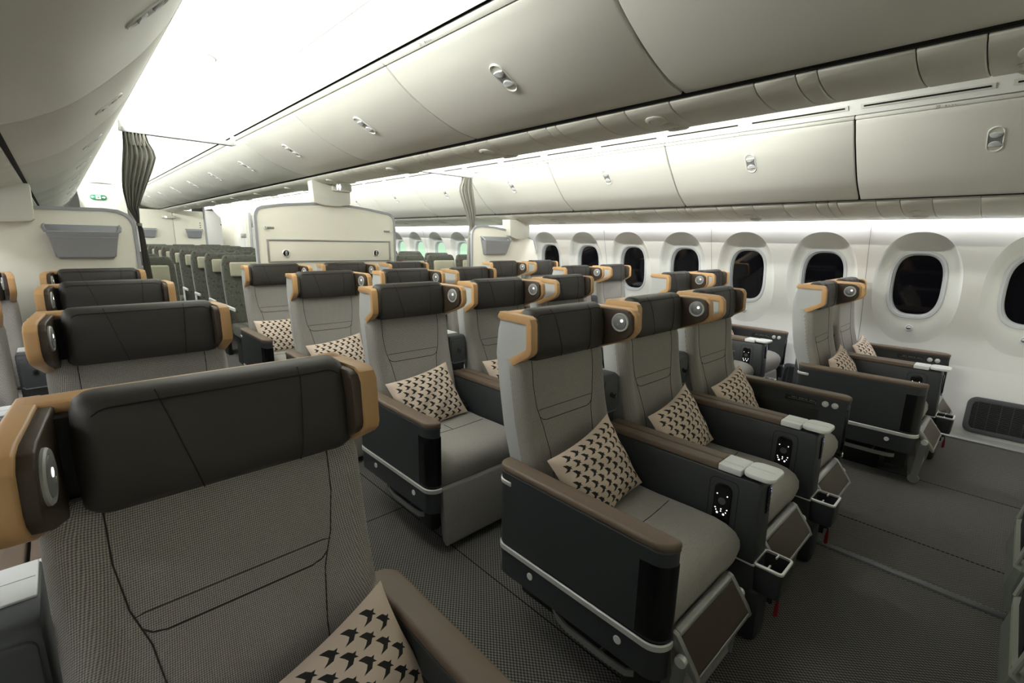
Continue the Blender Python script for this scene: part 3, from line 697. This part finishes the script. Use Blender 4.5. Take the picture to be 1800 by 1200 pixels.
def arm(mirror):
    f = MIR if mirror else (lambda p: p)
    P = arm_plan(); n = len(P)
    pl = f(ext(P, .315, .584, 'z', .003, 1, .9)); sk = f(ext(arm_plan(-.002), .195, .292, 'z', .003, 1, .9))
    pad = f(ext(arm_plan(.003), .586, .611, 'z', .009, 3, .9)); lip = f(ext(arm_plan(.0015), .582, .587, 'z', .001, 1, .9))
    band = f(J(ribbon(arm_plan(.004)[2:n - 1], arm_plan(-.004)[2:n - 1], .291, .313, .003)))
    # black wrap at the front end
    cut = [(-.307, -.448)]
    fo = [(-.3082, -.448)] + [p for p in arm_plan(.0012) if p[1] < -.448]; fi = [(-.303, -.448)] + [p for p in arm_plan(-.004) if p[1] < -.448]
    m_ = min(len(fo), len(fi)); wrap = f(ext(fo[:m_] + fi[:m_][::-1], .325, .545, 'z', .0005, 1, .9))
    ro = [p for p in arm_plan(.004)[2:9]] + [(-.311, .045)]; ri = [p for p in arm_plan(-.002)[2:9]] + [(-.305, .045)]
    hd = f(ext(ro + ri[::-1], .542, .559, 'z', .003, 1, .9))
    rec = f(box(-.2475, -.2455, -.40, .05, .34, .515, .001)); plq = f(box(-.2470, -.2458, -.385, -.235, .535, .565, .001))
    glyph = f(J(*[box(-.2460, -.2452, -.375 + .0085 * i, -.375 + .0085 * i + (.005 if (i * 7) % 5 else .003), .553, .558, 0) for i in range(13) if i not in (3, 9)], box(-.2460, -.2452, -.378, -.25, .546, .5472, 0), box(-.2460, -.2452, -.388 + .006, -.380, .540, .552, 0)))
    tree = [('arm_panel', me('arm_panel', pl, 'charcoal_panel'), [('silver_band', me('silver_band', band, 'silver')), ('front_wrap', me('front_wrap', wrap, 'gloss_black')), ('rear_handle', me('rear_handle', hd, 'silver')), ('inner_recess', me('inner_recess', rec, 'black_plastic')), ('print_plaque', me('print_plaque', plq, 'black_plastic')), ('fine_print', me('fine_print', glyph, 'print_light')), ('pad_lip', me('pad_lip', lip, 'charcoal_mid'))]),
            ('arm_pad', me('arm_pad', pad, 'armrest_brown')), ]
    btn = []
    for y in (-.425, -.468):
        btn.append(('recline_button', me('recline_button', f(lathe([(.0155, -.002), (.0155, .005), (.012, .008), (.0095, .004), (.0085, .009), (.004, .0105)], (-.247, y, .553), (1, 0, 0), 20)), 'silver')))
    tree += btn
    lights = []
    for y in (-.052, -.398): lights.append(('floor_light', me('floor_light', f(disc((-.3045, y, .256), (-1, 0, 0), .0125, .004, 16)), 'tray_silver')))
    tree.append(('arm_skirt', me('arm_skirt', sk, 'charcoal_panel'), lights))
    lug = f(J(strip([(-.285, -.13, .235), (-.287, -.140, .195), (-.292, -.165, .168), (-.296, -.21, .158), (-.298, -.36, .158), (-.294, -.425, .160), (-.275, -.45, .162), (-.2, -.455, .162), (.0, -.455, .162)], (0, 0, .022), .008), strip([(-.298, -.335, .158), (-.2, -.335, .158), (0, -.335, .158)], (0, 0, .018), .006)))
    tree.append(('luggage_bar', me('luggage_bar', lug, 'steel')))
    ft = f(box(-.285, -.255, .04, .085, .172, .2, .004)); ft2 = f(box(-.283, -.235, -.50, -.40, .10, .2, .01))
    tree += [('arm_support', me('arm_support', ft, 'black_plastic')), ('arm_support', me('arm_support', ft2, 'black_plastic'))]
    return tree
def base_mesh(): return J(box(-.20, .20, -.40, .03, .19, .30, .01), box(-.15, -.11, -.36, .14, 0, .2, .006), box(.12, .16, -.36, .14, 0, .2, .006), box(-.19, .19, .06, .12, .16, .34, .01))
def legrest_mesh(): return ext([(-.492, .290), (-.500, .296), (-.512, .297), (-.522, .290), (-.556, .05), (-.552, .038), (-.54, .034), (-.515, .05), (-.485, .27)], -.238, .118, 'x', .008, 3, .5)
def footbar():
    A, B = (-.532, .322), (-.602, .232)
    d = Vector((B[0] - A[0], B[1] - A[1])).normalized(); n = Vector((d.y, -d.x))
    if n.x > 0: n = -n
    def q(t, o): return (A[0] + d.x * t + n.x * o, A[1] + d.y * t + n.y * o)
    Lh = math.dist(A, B)
    side = [q(-.014, -.012), q(-.014, .004), q(0, .012), q(Lh * .85, .009), q(Lh + .010, .003), q(Lh + .012, -.008), q(Lh * .7, -.016), q(0, -.028)]
    fr = J(ext(side, -.246, -.228, 'x', .004, 2, .5), ext(side, .100, .118, 'x', .004, 2, .5), ext([q(-.014, -.012), q(-.014, .004), q(-.002, .012), q(.010, .011), q(.010, -.012)], -.228, .1, 'x', .003, 2, .5), ext([q(Lh - .004, .007), q(Lh + .007, .003), q(Lh + .006, -.006), q(Lh - .004, -.008)], -.228, .1, 'x', .002, 1, .5))
    pad = ext([q(.010, .010), q(Lh - .005, .006), q(Lh - .005, -.012), q(.010, -.022)], -.229, .101, 'x', .002, 1, .5)
    arm_ = J(strip([(-.252, -.562, .275), (-.252, -.553, .16), (-.252, -.545, .045)], (0, .034, 0), .010), disc((-.247, -.545, .045), (-1, 0, 0), .028, .012, 20)); arm2 = (strip([(.124, -.562, .275), (.124, -.545, .045)], (0, .034, 0), .008))
    piv = disc((-.246, -.562, .272), (-1, 0, 0), .016, .016, 18); piv2 = disc((.118, -.562, .272), (1, 0, 0), .016, .014, 18)
    return [('foot_bar', me('foot_bar', fr, 'steel'), [('foot_pad', me('foot_pad', pad, 'brown_leather')), ('pivot', me('pivot', piv2, 'silver')), ('link_arm', me('link_arm', arm2, 'steel'))])], [('pivot', me('pivot', piv, 'silver')), ('link_arm', me('link_arm', arm_, 'steel'))]
sm = {'backrest': me('backrest', backrest(), 'grey_tweed', math.radians(60)), 'seams': me('back_seam', back_seams(), 'seam'), 'shell': me('back_shell', shell(), 'shell_grey'),
      'head': me('headrest', head_cushion(), 'dark_leather', math.radians(60)), 'hseam': me('headrest_seam', head_seams(), 'leather_seam'),
      'hback': me('headrest_back', box(-.208, .208, .115, .152, .945, 1.095, .006), 'black_plastic'), 'rim': me('head_rim', ext([(.140, 1.088), (.140, 1.106), (.147, 1.112), (.195, 1.112), (.206, 1.104), (.209, 1.088)], -.234, .234, 'x', .005, 2, .5), 'tan_trim'),
      'cush': me('seat_cushion', cushion(), 'grey_tweed_flat', math.radians(60)), 'base': me('seat_base', base_mesh(), 'black_plastic'), 'leg': me('leg_rest', legrest_mesh(), 'grey_tweed_flat', math.radians(50))}
wl = {(s, d): mkwing(W_DI if d else W_IN, s < 0) for s in (-1, 1) for d in (0, 1)}
lm = {1: lamp(False), -1: lamp(True)}
ar = {-1: arm(False), 1: arm(True)}
fb, fb2 = footbar()
cseam = me('cushion_seam', J(tube([(-.2 + .4 * i / 16, -.262 - .012 * math.sin(PI * i / 16), .4325) for i in range(17)], .0014, 5), tube([(.0, -.262 - .0118, .4325), (.0, -.2, .4325)], .0012, 5)), 'seam')
buck = me('belt_buckle', J(box(.205, .235, -.09, -.035, .425, .475, .008), strip([(.22, -.03, .42), (.215, -.08, .465), (.19, -.13, .46)], (.03, 0, 0), .006)), 'black_plastic')
def seat(loc, ds, arms, label, first, hx=0, wo=0):
    t = thing('premium_seat', label, 'seat', loc, 'premium seats')
    base = put([('back_shell', sm['shell']), ('backrest', sm['backrest'], [('back_seam', sm['seams'])]), ('headrest', sm['head'], [('headrest_seam', sm['hseam'])]),
         ('headrest_back', sm['hback']), ('head_rim', sm['rim']), ('seat_cushion', sm['cush'], [('cushion_seam', cseam)]), ('leg_rest', sm['leg']), ('seat_base', sm['base']), ('belt_buckle', buck)], t)
    base[2].location.x = hx                       # head cushion slid sideways on its frame
    for s in (-1, 1):
        q = put(wl[(s, 1 if s == ds else 0)], t)
        if s == ds:
            for o in q + put([lm[ds]], t): o.location.x = s * wo
    for s in arms: put(ar[s], t)
    if first:
        put(fb + (fb2 if -1 in arms else []), t)
    return t

# ------------------------------------------------------------------ consoles between neighbouring seats
def console_tree(mirror):
    f = MIR if mirror else (lambda p: p)
    body = f(ext([(.10, .30), (.10, .586), (-.535, .586), (-.546, .575), (-.553, .30), (-.545, .293), (.09, .293)], -.052, .052, 'x', .006, 2, .5))
    led = f(J(*[disc((.018 + dx, -.5515, z), (0, -1, 0), .0028, .001, 8) for dx, z in ((.006, .553), (.010, .541))]))
    ctl = f(box(.004, .032, -.5525, -.546, .465, .562, .003))
    keys = f(J(*[box(.008 + .011 * i, .014 + .011 * i, -.5535, -.5522, .478 + .013 * j, .485 + .013 * j, 0) for i in range(2) for j in range(4)]))
    fr = [(y, z) for y, z in rrect(-.478, -.378, .33, .563, .022, 5)]; fi = [(y, z) for y, z in rrect(-.4765, -.3795, .3315, .5615, .021, 5)]
    line = f(loft([[(-.0522, y, z) for y, z in fr], [(-.0532, y, z) for y, z in fr], [(-.0532, y, z) for y, z in fi], [(-.0522, y, z) for y, z in fi]], cap=False))
    rem = f(ext(rrect(-.458, -.398, .345, .545, .024, 5), -.058, -.05, 'x', .003, 2, .5))
    glow = f(J(*[disc((-.0582, y, z), (-1, 0, 0), .0022, .0008, 8) for y, z in ((-.41, .505), (-.445, .505), (-.408, .452), (-.428, .452), (-.448, .455))], *[disc((-.0582, y, z), (-1, 0, 0), .0036, .0008, 10) for y, z in ((-.416, .435), (-.438, .435))], *[disc((-.0582, y, .444), (-1, 0, 0), .0020, .0008, 8) for y in (-.411, -.428, -.445)]))
    dial = f(lathe([(.013, 0), (.013, .001), (.011, .0012), (.011, .0004)], (-.058, -.428, .482), (-1, 0, 0), 18))
    pads = [f(ext(rrect(a, b, -.399, .085, .006, 3), .587, .612, 'z', .007, 3, .8)) for a, b in ((-.053, -.004), (.004, .053))]
    pl = f(ext(rrect(-.054, .054, -.478, -.400, .004, 2), .590, .6125, 'z', .003, 2, .8))
    tr = f(ext(rrect(-.056, .066, -.580, -.479, .030, 7), .598, .6145, 'z', .005, 2, .8))
    gro = f(J(box(.0043, .0057, -.565, -.483, .6143, .6148, 0), box(-.0207, -.0193, -.474, -.404, .6123, .6128, 0)))
    low = f(J(box(-.046, .046, -.56, .05, 0, .293, .012), box(-.05, .05, -.585, -.45, 0, .205, .02)))
    led_ = f(box(-.054, -.02, -.556, -.05, .291, .297, .002))
    co = rrect(-.050, .064, -.642, -.548, .014, 4); ci = rrect(-.043, .057, -.635, -.556, .008, 4)
    def R(c, z, k=1): return [(.007 + (x - .007) * k, -.595 + (y + .595) * k, z) for x, y in c]
    cup = f(J(loft([R(co, .20, .86), R(co, .205, .9), R(co, .298, 1), R(ci, .298, 1), R(ci, .215, .9)])))
    rimc = f(J(loft([R(co, .297, 1.01), R(co, .304, 1.02), R(co, .306, .99), R(ci, .306, 1), R(ci, .297, 1)], cap=False), box(-.046, -.020, -.598, -.592, .298, .306, .002), box(.034, .060, -.598, -.592, .298, .306, .002)))
    cupb = f(loft([R(ci, .214, .9), R(ci, .217, .9)]))
    tas = f(J(tube([(.045, -.612, .155), (.047, -.615, .145), (.048, -.616, .135)], .003, 6), ))
    tas2 = f(ext([(-.6195, .140), (-.612, .140), (-.608, .112), (-.607, .083), (-.613, .074), (-.622, .083), (-.621, .112)], .045, .050, 'x', .001, 1, .5))
    hol = f(J(box(.036, .056, -.612, -.58, .150, .165, .004), box(.038, .050, -.60, -.56, .12, .155, .003)))
    rb = f(ext([(.110, .30), (.110, .62), (.100, .66), (.096, .79), (.102, .803), (.116, .808), (.28, .808), (.285, .79), (.28, .30)], -.058, .058, 'x', .008, 2, .5))
    flap = f(ext(rrect(-.05, .05, .652, .786, .016, 4), .0905, .100, 'y', .004, 2, .8))
    lipr = f(strip([(-.05, .088, .66), (-.04, .087, .652), (.04, .087, .652), (.05, .088, .66)], (0, .006, 0), .004))
    hook = f(J(disc((.0, .0905, .725), (0, -1, 0), .010, .004, 14), tube([(.0, .086, .728), (.0, .074, .722), (.0, .070, .732)], .003, 6), tube([(-.008, .086, .718), (.0, .072, .714), (.008, .086, .718)], .0025, 6)))
    tp = f(box(-.053, .053, .165, .277, .806, .812, .003)); tpl = f(J(box(-.0008, .0008, .17, .275, .812, .8124, 0), box(-.05, .05, .222, .2236, .812, .8124, 0)))
    return [('console_body', me('console_body', body, 'charcoal_panel'), [('control_panel', me('control_panel', ctl, 'gloss_black')), ('control_led', me('control_led', led, 'led_blue')), ('control_keys', me('control_keys', keys, 'charcoal_mid')), ('remote_surround', me('remote_surround', line, 'gap_black')), ('silver_ledge', me('silver_ledge', led_, 'silver'))]),
            ('remote_control', me('remote_control', rem, 'gloss_black'), [('lit_buttons', me('lit_buttons', glow, 'led_white')), ('dial', me('dial', dial, 'charcoal_mid'))]),
            ('arm_pad', me('arm_pad', pads[0], 'armrest_brown')), ('arm_pad', me('arm_pad', pads[1], 'armrest_brown')),
            ('tray_plate', me('tray_plate', pl, 'tray_silver')), ('drink_tray', me('drink_tray', tr, 'tray_silver'), [('tray_groove', me('tray_groove', gro, 'steel'))]),
            ('lower_box', me('lower_box', low, 'charcoal_panel')), ('cup_holder', me('cup_holder', cup, 'charcoal_panel'), [('cup_rim', me('cup_rim', rimc, 'silver')), ('cup_floor', me('cup_floor', cupb, 'gloss_black'))]),
            ('tassel', me('tassel', tas2, 'tassel_red'), [('tassel_cord', me('tassel_cord', tas, 'black_plastic'))]), ('latch_block', me('latch_block', hol, 'black_plastic')),
            ('rear_unit', me('rear_unit', rb, 'charcoal_mid'), [('flap', me('flap', flap, 'charcoal_mid')), ('flap_lip', me('flap_lip', lipr, 'steel')), ('coat_hook', me('coat_hook', hook, 'black_plastic')), ('top_plate', me('top_plate', tp, 'tray_silver')), ('top_groove', me('top_groove', tpl, 'steel'))])]
ct = {False: console_tree(False), True: console_tree(True)}

# ------------------------------------------------------------------ bird-print pillow
def pillow_mesh(seed, nm):
    rnd = random.Random(seed); HW, HH, TH = .192, .148, .050
    bird = [(868, 338), (890, 344), (910, 352), (925, 374), (944, 378), (930, 389), (939, 408), (920, 396), (901, 412), (853, 406), (878, 396), (893, 384), (884, 364)]
    bird = [((x - 900) / 91 * .0345, -(y - 378) / 91 * .0345) for x, y in bird][::-1]
    vs, es, fs = [], [], []
    nx, ny = 26, 20
    nb = 0; birds = []
    for j in range(-5, 6):
        for i in range(-6, 7):
            cx = (i + (.5 if j % 2 else 0)) * .0440 + .004; cy = j * .0310
            b = [(cx + x, cy + y) for x, y in bird]
            if all(abs(x) < HW - .004 and abs(y) < HH - .004 for x, y in b): birds.append(b)
    for b in birds:
        n = len(vs); vs += [Vector(p) for p in b]; fs.append([n + k for k in range(len(b))])
    for j in range(ny + 1):
        for i in range(nx + 1):
            p = Vector((HW * (2 * i / nx - 1), HH * (2 * j / ny - 1)))
            vs.append(p)
    V, Ed, F, ov, oe, of = delaunay_2d_cdt(vs, es, fs, 0, 1e-5)
    ph = [rnd.uniform(0, 6) for _ in range(6)]
    def lift(p, s):
        u, v = p.x / HW, p.y / HH
        e = max(0, (1 - u * u)) ** .55 * max(0, (1 - v * v)) ** .55
        z = TH * e + .0035 * math.sin(p.x * 31 + ph[0] + p.y * 12) * e + .003 * math.sin(p.y * 55 + ph[1] + p.x * 40 * math.sin(ph[2])) * (e ** .3)
        ku = 1 - .075 * (1 - v * v) * abs(u) ** 3; kv = 1 - .10 * (1 - u * u) * abs(v) ** 3
        return (p.x * ku, p.y * kv, s * z + .006 * math.sin(u * 2 + ph[3]) * v)
    VV = [lift(p, 1) for p in V]; FF = [tuple(f) for f in F]; mi = [1 if o else 0 for o in of]
    n = len(VV)
    for j in range(ny + 1):
        for i in range(nx + 1): VV.append(lift(Vector((HW * (2 * i / nx - 1), HH * (2 * j / ny - 1))), -1))
    for j in range(ny):
        for i in range(nx):
            a = n + j * (nx + 1) + i; FF.append((a, a + nx + 1, a + nx + 2, a + 1)); mi.append(0)
    d = bpy.data.meshes.new(nm); d.from_pydata(VV, [], FF); d.materials.append(MAT['pillow_cream']); d.materials.append(MAT['pillow_print'])
    for p, k in zip(d.polygons, mi): p.material_index = k
    d.update(); d.shade_smooth(); return d
pm = [pillow_mesh(k, 'pillow') for k in range(3)]
def pillow(loc, label, k, dx=0, roll=0, lean=0, dz=0):
    o = ob('pillow', pm[k % 3], None, loc, label=label, category='pillow', group='bird print pillows')
    # local x across, y up the pillow, z towards the front (-y of the cabin)
    til = math.radians(62 + lean)
    M = Matrix.Translation(Vector(loc) + Vector((-.010 + dx, -.092, .548 + dz))) @ Matrix.Rotation(til, 4, 'X') @ Matrix.Rotation(math.radians(roll), 4, 'Z')
    o.matrix_world = M
    return o

PITCHY = 1.0667; SYC = 1.0096; SYS = SYC - .229
XS = {'C1': 1.316, 'C2': 1.937, 'C3': 2.558, 'R1': 3.711, 'R2': 4.332, 'L1': .168, 'L2': -.453}
ROW = ['first', 'second', 'third', 'fourth']
POS = {'C1': 'triple block, outer seat away from dark windows', 'C2': 'triple block, middle seat', 'C3': 'triple block, outer seat on window aisle', 'R1': 'window pair, aisle seat',
       'R2': 'window pair, seat against dark windows', 'L1': 'pair opposite dark windows, aisle seat', 'L2': 'pair opposite dark windows, wall seat'}
DS = {'C1': 1, 'C2': 1, 'C3': -1, 'R1': 1, 'R2': -1, 'L1': -1, 'L2': 1}
ARM = {'C1': (-1,), 'C2': (), 'C3': (1,), 'R1': (-1,), 'R2': (1,), 'L1': (1,), 'L2': (-1,)}
PR = {('C1', 0): (0, 11, 0), ('C2', 0): (0, 11, 0), ('C3', 0): (-.02, 9, 0), ('C1', 1): (-.01, 8, 0), ('C1', 2): (0, 6, 0), ('C1', 3): (-.03, 0, 0), ('R1', 0): (-.02, 8, 0), ('R2', 0): (-.02, 6, 0), ('L1', 0): (.085, 16, 0, -.04)}
k = 0
for r in range(4):
    for c in ('C1', 'C2', 'C3', 'R1', 'R2', 'L1', 'L2'):
        loc = (XS[c], (SYC if c[0] == 'C' else SYS) + r * PITCHY, 0)
        seat(loc, DS[c], ARM[c], 'grey premium seat with tan-winged headrest, %s row, %s' % (ROW[r], POS[c]), r == 0, *((.012, .009) if c == 'L1' else (0, 0)))
        rr = PR.get((c, r), (random.uniform(-.02, .02), random.uniform(2, 10), random.uniform(-3, 1)))
        pillow(loc, 'cream bird-print pillow on %s row, %s' % (ROW[r], POS[c]), k, *rr); k += 1
    for x, y, mi, lb in ((1.6265, SYC, False, 'triple block, side away from dark windows'), (2.2475, SYC, False, 'triple block, side near the window aisle'), (4.0215, SYS, False, 'between the two seats of the window pair'), (-.142, SYS, True, 'between the two seats opposite dark windows')):
        t = thing('console', 'charcoal console with silver tray, %s row, %s' % (ROW[r], lb), 'console', (x, y + r * PITCHY, 0), 'seat consoles')
        put(ct[mi], t)
        if r == 0 and x > 4: ob('wall_bracket', me('wall_bracket', box(.07, .21, -.605, -.58, .283, .298, .004), 'black_plastic'), t)

# ================================================================== ECONOMY SEATS BEHIND THE PARTITIONS
EB = [(.40, -.06), (.6, -.005), (.8, .045), (1.0, .075), (1.10, .085), (1.135, .095), (1.147, .11)]
def econ_back():
    rings = []
    for z, wv in ((.38, .215), (.6, .22), (.9, .222), (1.05, .218), (1.10, .212), (1.13, .20), (1.145, .182), (1.148, .165)):
        f = interp(EB, z); rings.append([(x, y, z) for x, y in rrect(-wv, wv, f, f + .06 if z < 1.14 else f + .03, .018 if z < 1.14 else .01, 3)])
    return loft(rings)
em = [('backrest', me('economy_backrest', econ_back(), 'economy_fabric', math.radians(60))),
      ('headrest_pad', me('headrest_pad', X(box(-.165, .165, -.022, .012, .925, 1.075, .018, 3), Matrix.Translation((0, .035, 0)) @ Matrix.Shear('XZ', 4, (0, 0))), 'economy_pad')),
      *[('side_edge', me('side_edge', strip([(s * .224, interp(EB, z) + .045, z) for z in (.40, .6, .8, 1.0, 1.08)], (0, .022, 0), .006), 'steel')) for s in (-1, 1)],
      ('seat_cushion', me('economy_cushion', ext([(.0, .33), (-.02, .44), (-.35, .45), (-.42, .43), (-.44, .38), (-.40, .32)], -.22, .22, 'x', .02, 3, .5), 'economy_fabric')),
      ('seat_base', me('economy_base', J(box(-.2, .2, -.38, .05, .25, .34, .01), box(-.17, -.13, -.36, .02, 0, .26, .005), box(.13, .17, -.36, .02, 0, .26, .005)), 'black_plastic')),
      ('armrest', me('economy_armrest', J(box(-.2425, -.224, -.30, -.0, .60, .635, .006), box(-.241, -.226, -.06, .0, .35, .61, .004)), 'tray_silver')),
      ('armrest', me('economy_armrest', J(box(.224, .2425, -.30, -.0, .60, .635, .006), box(.226, .241, -.06, .0, .35, .61, .004)), 'tray_silver'))]
def econ(x, y, label, g):
    t = thing('economy_seat', label, 'seat', (x, y, 0), g); put(em, t)
ORD = ['first', 'second', 'third', 'fourth', 'fifth', 'sixth', 'seventh', 'eighth', 'ninth']
EP = ('far-aisle seat', 'middle seat', 'window-aisle seat')
for r in range(9):
    for i in range(3): econ(1.46 + .487 * i, 5.66 + .79 * r, 'mottled economy seat with beige pad, %s row behind centre partition, %s' % (ORD[r], EP[i]), 'economy seats, middle block')
EP = ('aisle seat', 'middle seat', 'window seat')
for r in range(4):
    for i in range(3): econ(3.325 + .485 * i, 5.36 + .79 * r, 'mottled economy seat with beige pad, %s row beside daylit windows, %s' % (ORD[r], EP[i]), 'economy seats, daylit window block')
for r in range(3):
    for i in range(3): econ(.56 - .485 * i, 5.3 + .79 * r, 'mottled economy seat with beige pad, %s row behind wide-pocket partition, %s' % (ORD[r], ('aisle seat', 'middle seat', 'wall seat')[i]), 'economy seats, wall block')

# ================================================================== FAR END
fwm = thing('galley_wall', 'cream end wall with two grey pockets behind the economy seats', 'wall', (0, 13.0, 0))
for a, b in ((1.30, 1.945), (1.951, 2.53)): ob('wall_board', me('wall_board', box(a, b, 0, 1.2, 0, 1.868, .004), 'partition_cream'), fwm)
ob('edge_trim', me('edge_trim', box(2.53, 2.575, -.01, 1.2, 0, 2.0, .015), 'partition_trim'), fwm)
for x0 in (1.30, 2.16): lit_pocket(fwm, x0, x0 + .32, 1.275, 1.475, .03)
elp = ob('emergency_light', me('emergency_light', box(1.74, 2.0, -.10, 0, 1.69, 1.745, .02), 'panel_white'), fwm)
ob('light_lens', me('light_lens', disc((1.81, -.101, 1.715), (0, -1, 0), .022, .004), 'lamp_glow'), elp)
ob('small_placards', me('small_placards', J(*[box(2.44, 2.465, -.003, 0, 1.60 - .05 * i, 1.622 - .05 * i, 0) for i in range(3)]), 'print_grey'), fwm)
lav = thing('lavatory_unit', 'cream lavatory unit with folding door and green light at the end of the window aisle', 'lavatory', (0, 13.0, 0))
ob('unit_body', me('unit_body', box(3.12, 3.50, .0, 1.1, 0, 1.93, .02), 'partition_cream'), lav)
ob('unit_wing', me('unit_wing', box(3.50, 4.55, .02, 1.1, 0, 1.55, .01), 'partition_cream'), lav); ob('door_panel', me('door_panel', box(3.16, 3.34, -.012, 0, .05, 1.80, .004), 'wall_white'), lav); ob('door_panel', me('door_panel', box(3.345, 3.40, -.012, 0, .05, 1.80, .004), 'wall_white'), lav)
ob('corner_post', me('corner_post', box(3.46, 3.52, -.02, .02, 0, 1.9, .015), 'partition_trim'), lav)
ob('green_lamp', me('green_lamp', disc((3.21, -.003, 1.87), (0, -1, 0), .014, .004), 'led_green'), lav); ob('door_handle', me('door_handle', box(3.26, 3.38, -.03, -.01, 1.30, 1.40, .01), 'steel'), lav)
ex = thing('exit_sign', 'green exit sign with white arrows at far end of the curtained aisle', 'sign', (.735, 12.85, 2.045))
ob('sign_plate', me('sign_plate', ext(rrect(-.13, .13, -.048, .048, .047, 8), 0, .03, 'y', .004), 'exit_green'), ex)
ob('sign_mark', me('sign_mark', J(*[ext([(s * .115, 0), (s * .085, .022), (s * .085, .008), (s * .06, .008), (s * .06, -.008), (s * .085, -.008), (s * .085, -.022)], -.004, 0, 'y', 0) for s in (-1, 1)], box(-.038, .038, -.004, 0, -.034, .034, 0)), 'exit_white'), ex)
ob('sign_figure', me('sign_figure', J(disc((.004, -.0045, .02), (0, -1, 0), .008, .001, 10), ext([(-.012, .008), (.014, .010), (.008, -.008), (.018, -.026), (.008, -.026), (-.002, -.012), (-.018, -.026), (-.024, -.018), (-.008, -.006)], -.006, -.0045, 'y', 0)), 'exit_green'), ex)
ew = thing('aisle_end_panel', 'white moulded end panel closing the aisle away from the dark windows', 'panel', (0, 12.9, 0))
ob('panel_board', me('panel_board', box(.44, 1.17, 0, .05, 0, 2.31, .004), 'bin_white'), ew)

# ---- net pockets on the front bulkhead, seen edge-on
def netpocket(x, label, where):
    t = thing('net_pocket', label, 'pocket', (x, Y0 - .01, 0), 'bulkhead net pockets')
    def sec(z, d, wv): return [(a, -b + 0, z) for a, b in [(-wv, 0), (-wv, -d * .8), (-wv + .02, -d), (wv - .02, -d), (wv, -d * .8), (wv, 0)]]
    ob('net', me('net', loft([sec(.10, .05, .17), (sec(.12, .085, .185)), sec(.22, .10, .195), sec(.30, .085, .195)]), 'mesh_pocket'), t)
    ob('net_hem', me('net_hem', loft([sec(.295, .09, .197), sec(.325, .09, .197)]), 'pocket_edge'), t)
    ob('pocket_board', me('pocket_board', box(-.21, .21, 0, .022, .05, .60, .01), 'charcoal_mid'), t)
    ob('side_loop', me('side_loop', J(*[tube([(s * .197, .085, .32), (s * .20, .07, .40), (s * .195, .04, .46), (s * .18, .02, .49)], .007) for s in (-1, 1)]), 'pocket_edge'), t)
    for lb, m_, b_ in (('white', 'magazine_white', (-.15, .15, .055, .066, .11, .50)), ('green', 'magazine_green', (-.14, .16, .035, .05, .11, .55)), ('black', 'gap_black', (-.16, .14, .068, .078, .11, .42))):
        ob('magazine', me('magazine', box(*b_, .002), m_), None, (x, Y0 - .01, 0), label='%s magazine in bulkhead net pocket %s' % (lb, where), category='magazine', group='bulkhead magazines')
for x, l in ((2.42, 'facing the window-aisle seat of the triple block'), (1.80, 'facing the middle seat of the triple block'), (1.18, 'facing the outer seat of the triple block')):
    netpocket(x, 'net magazine pocket on front bulkhead, ' + l, l)
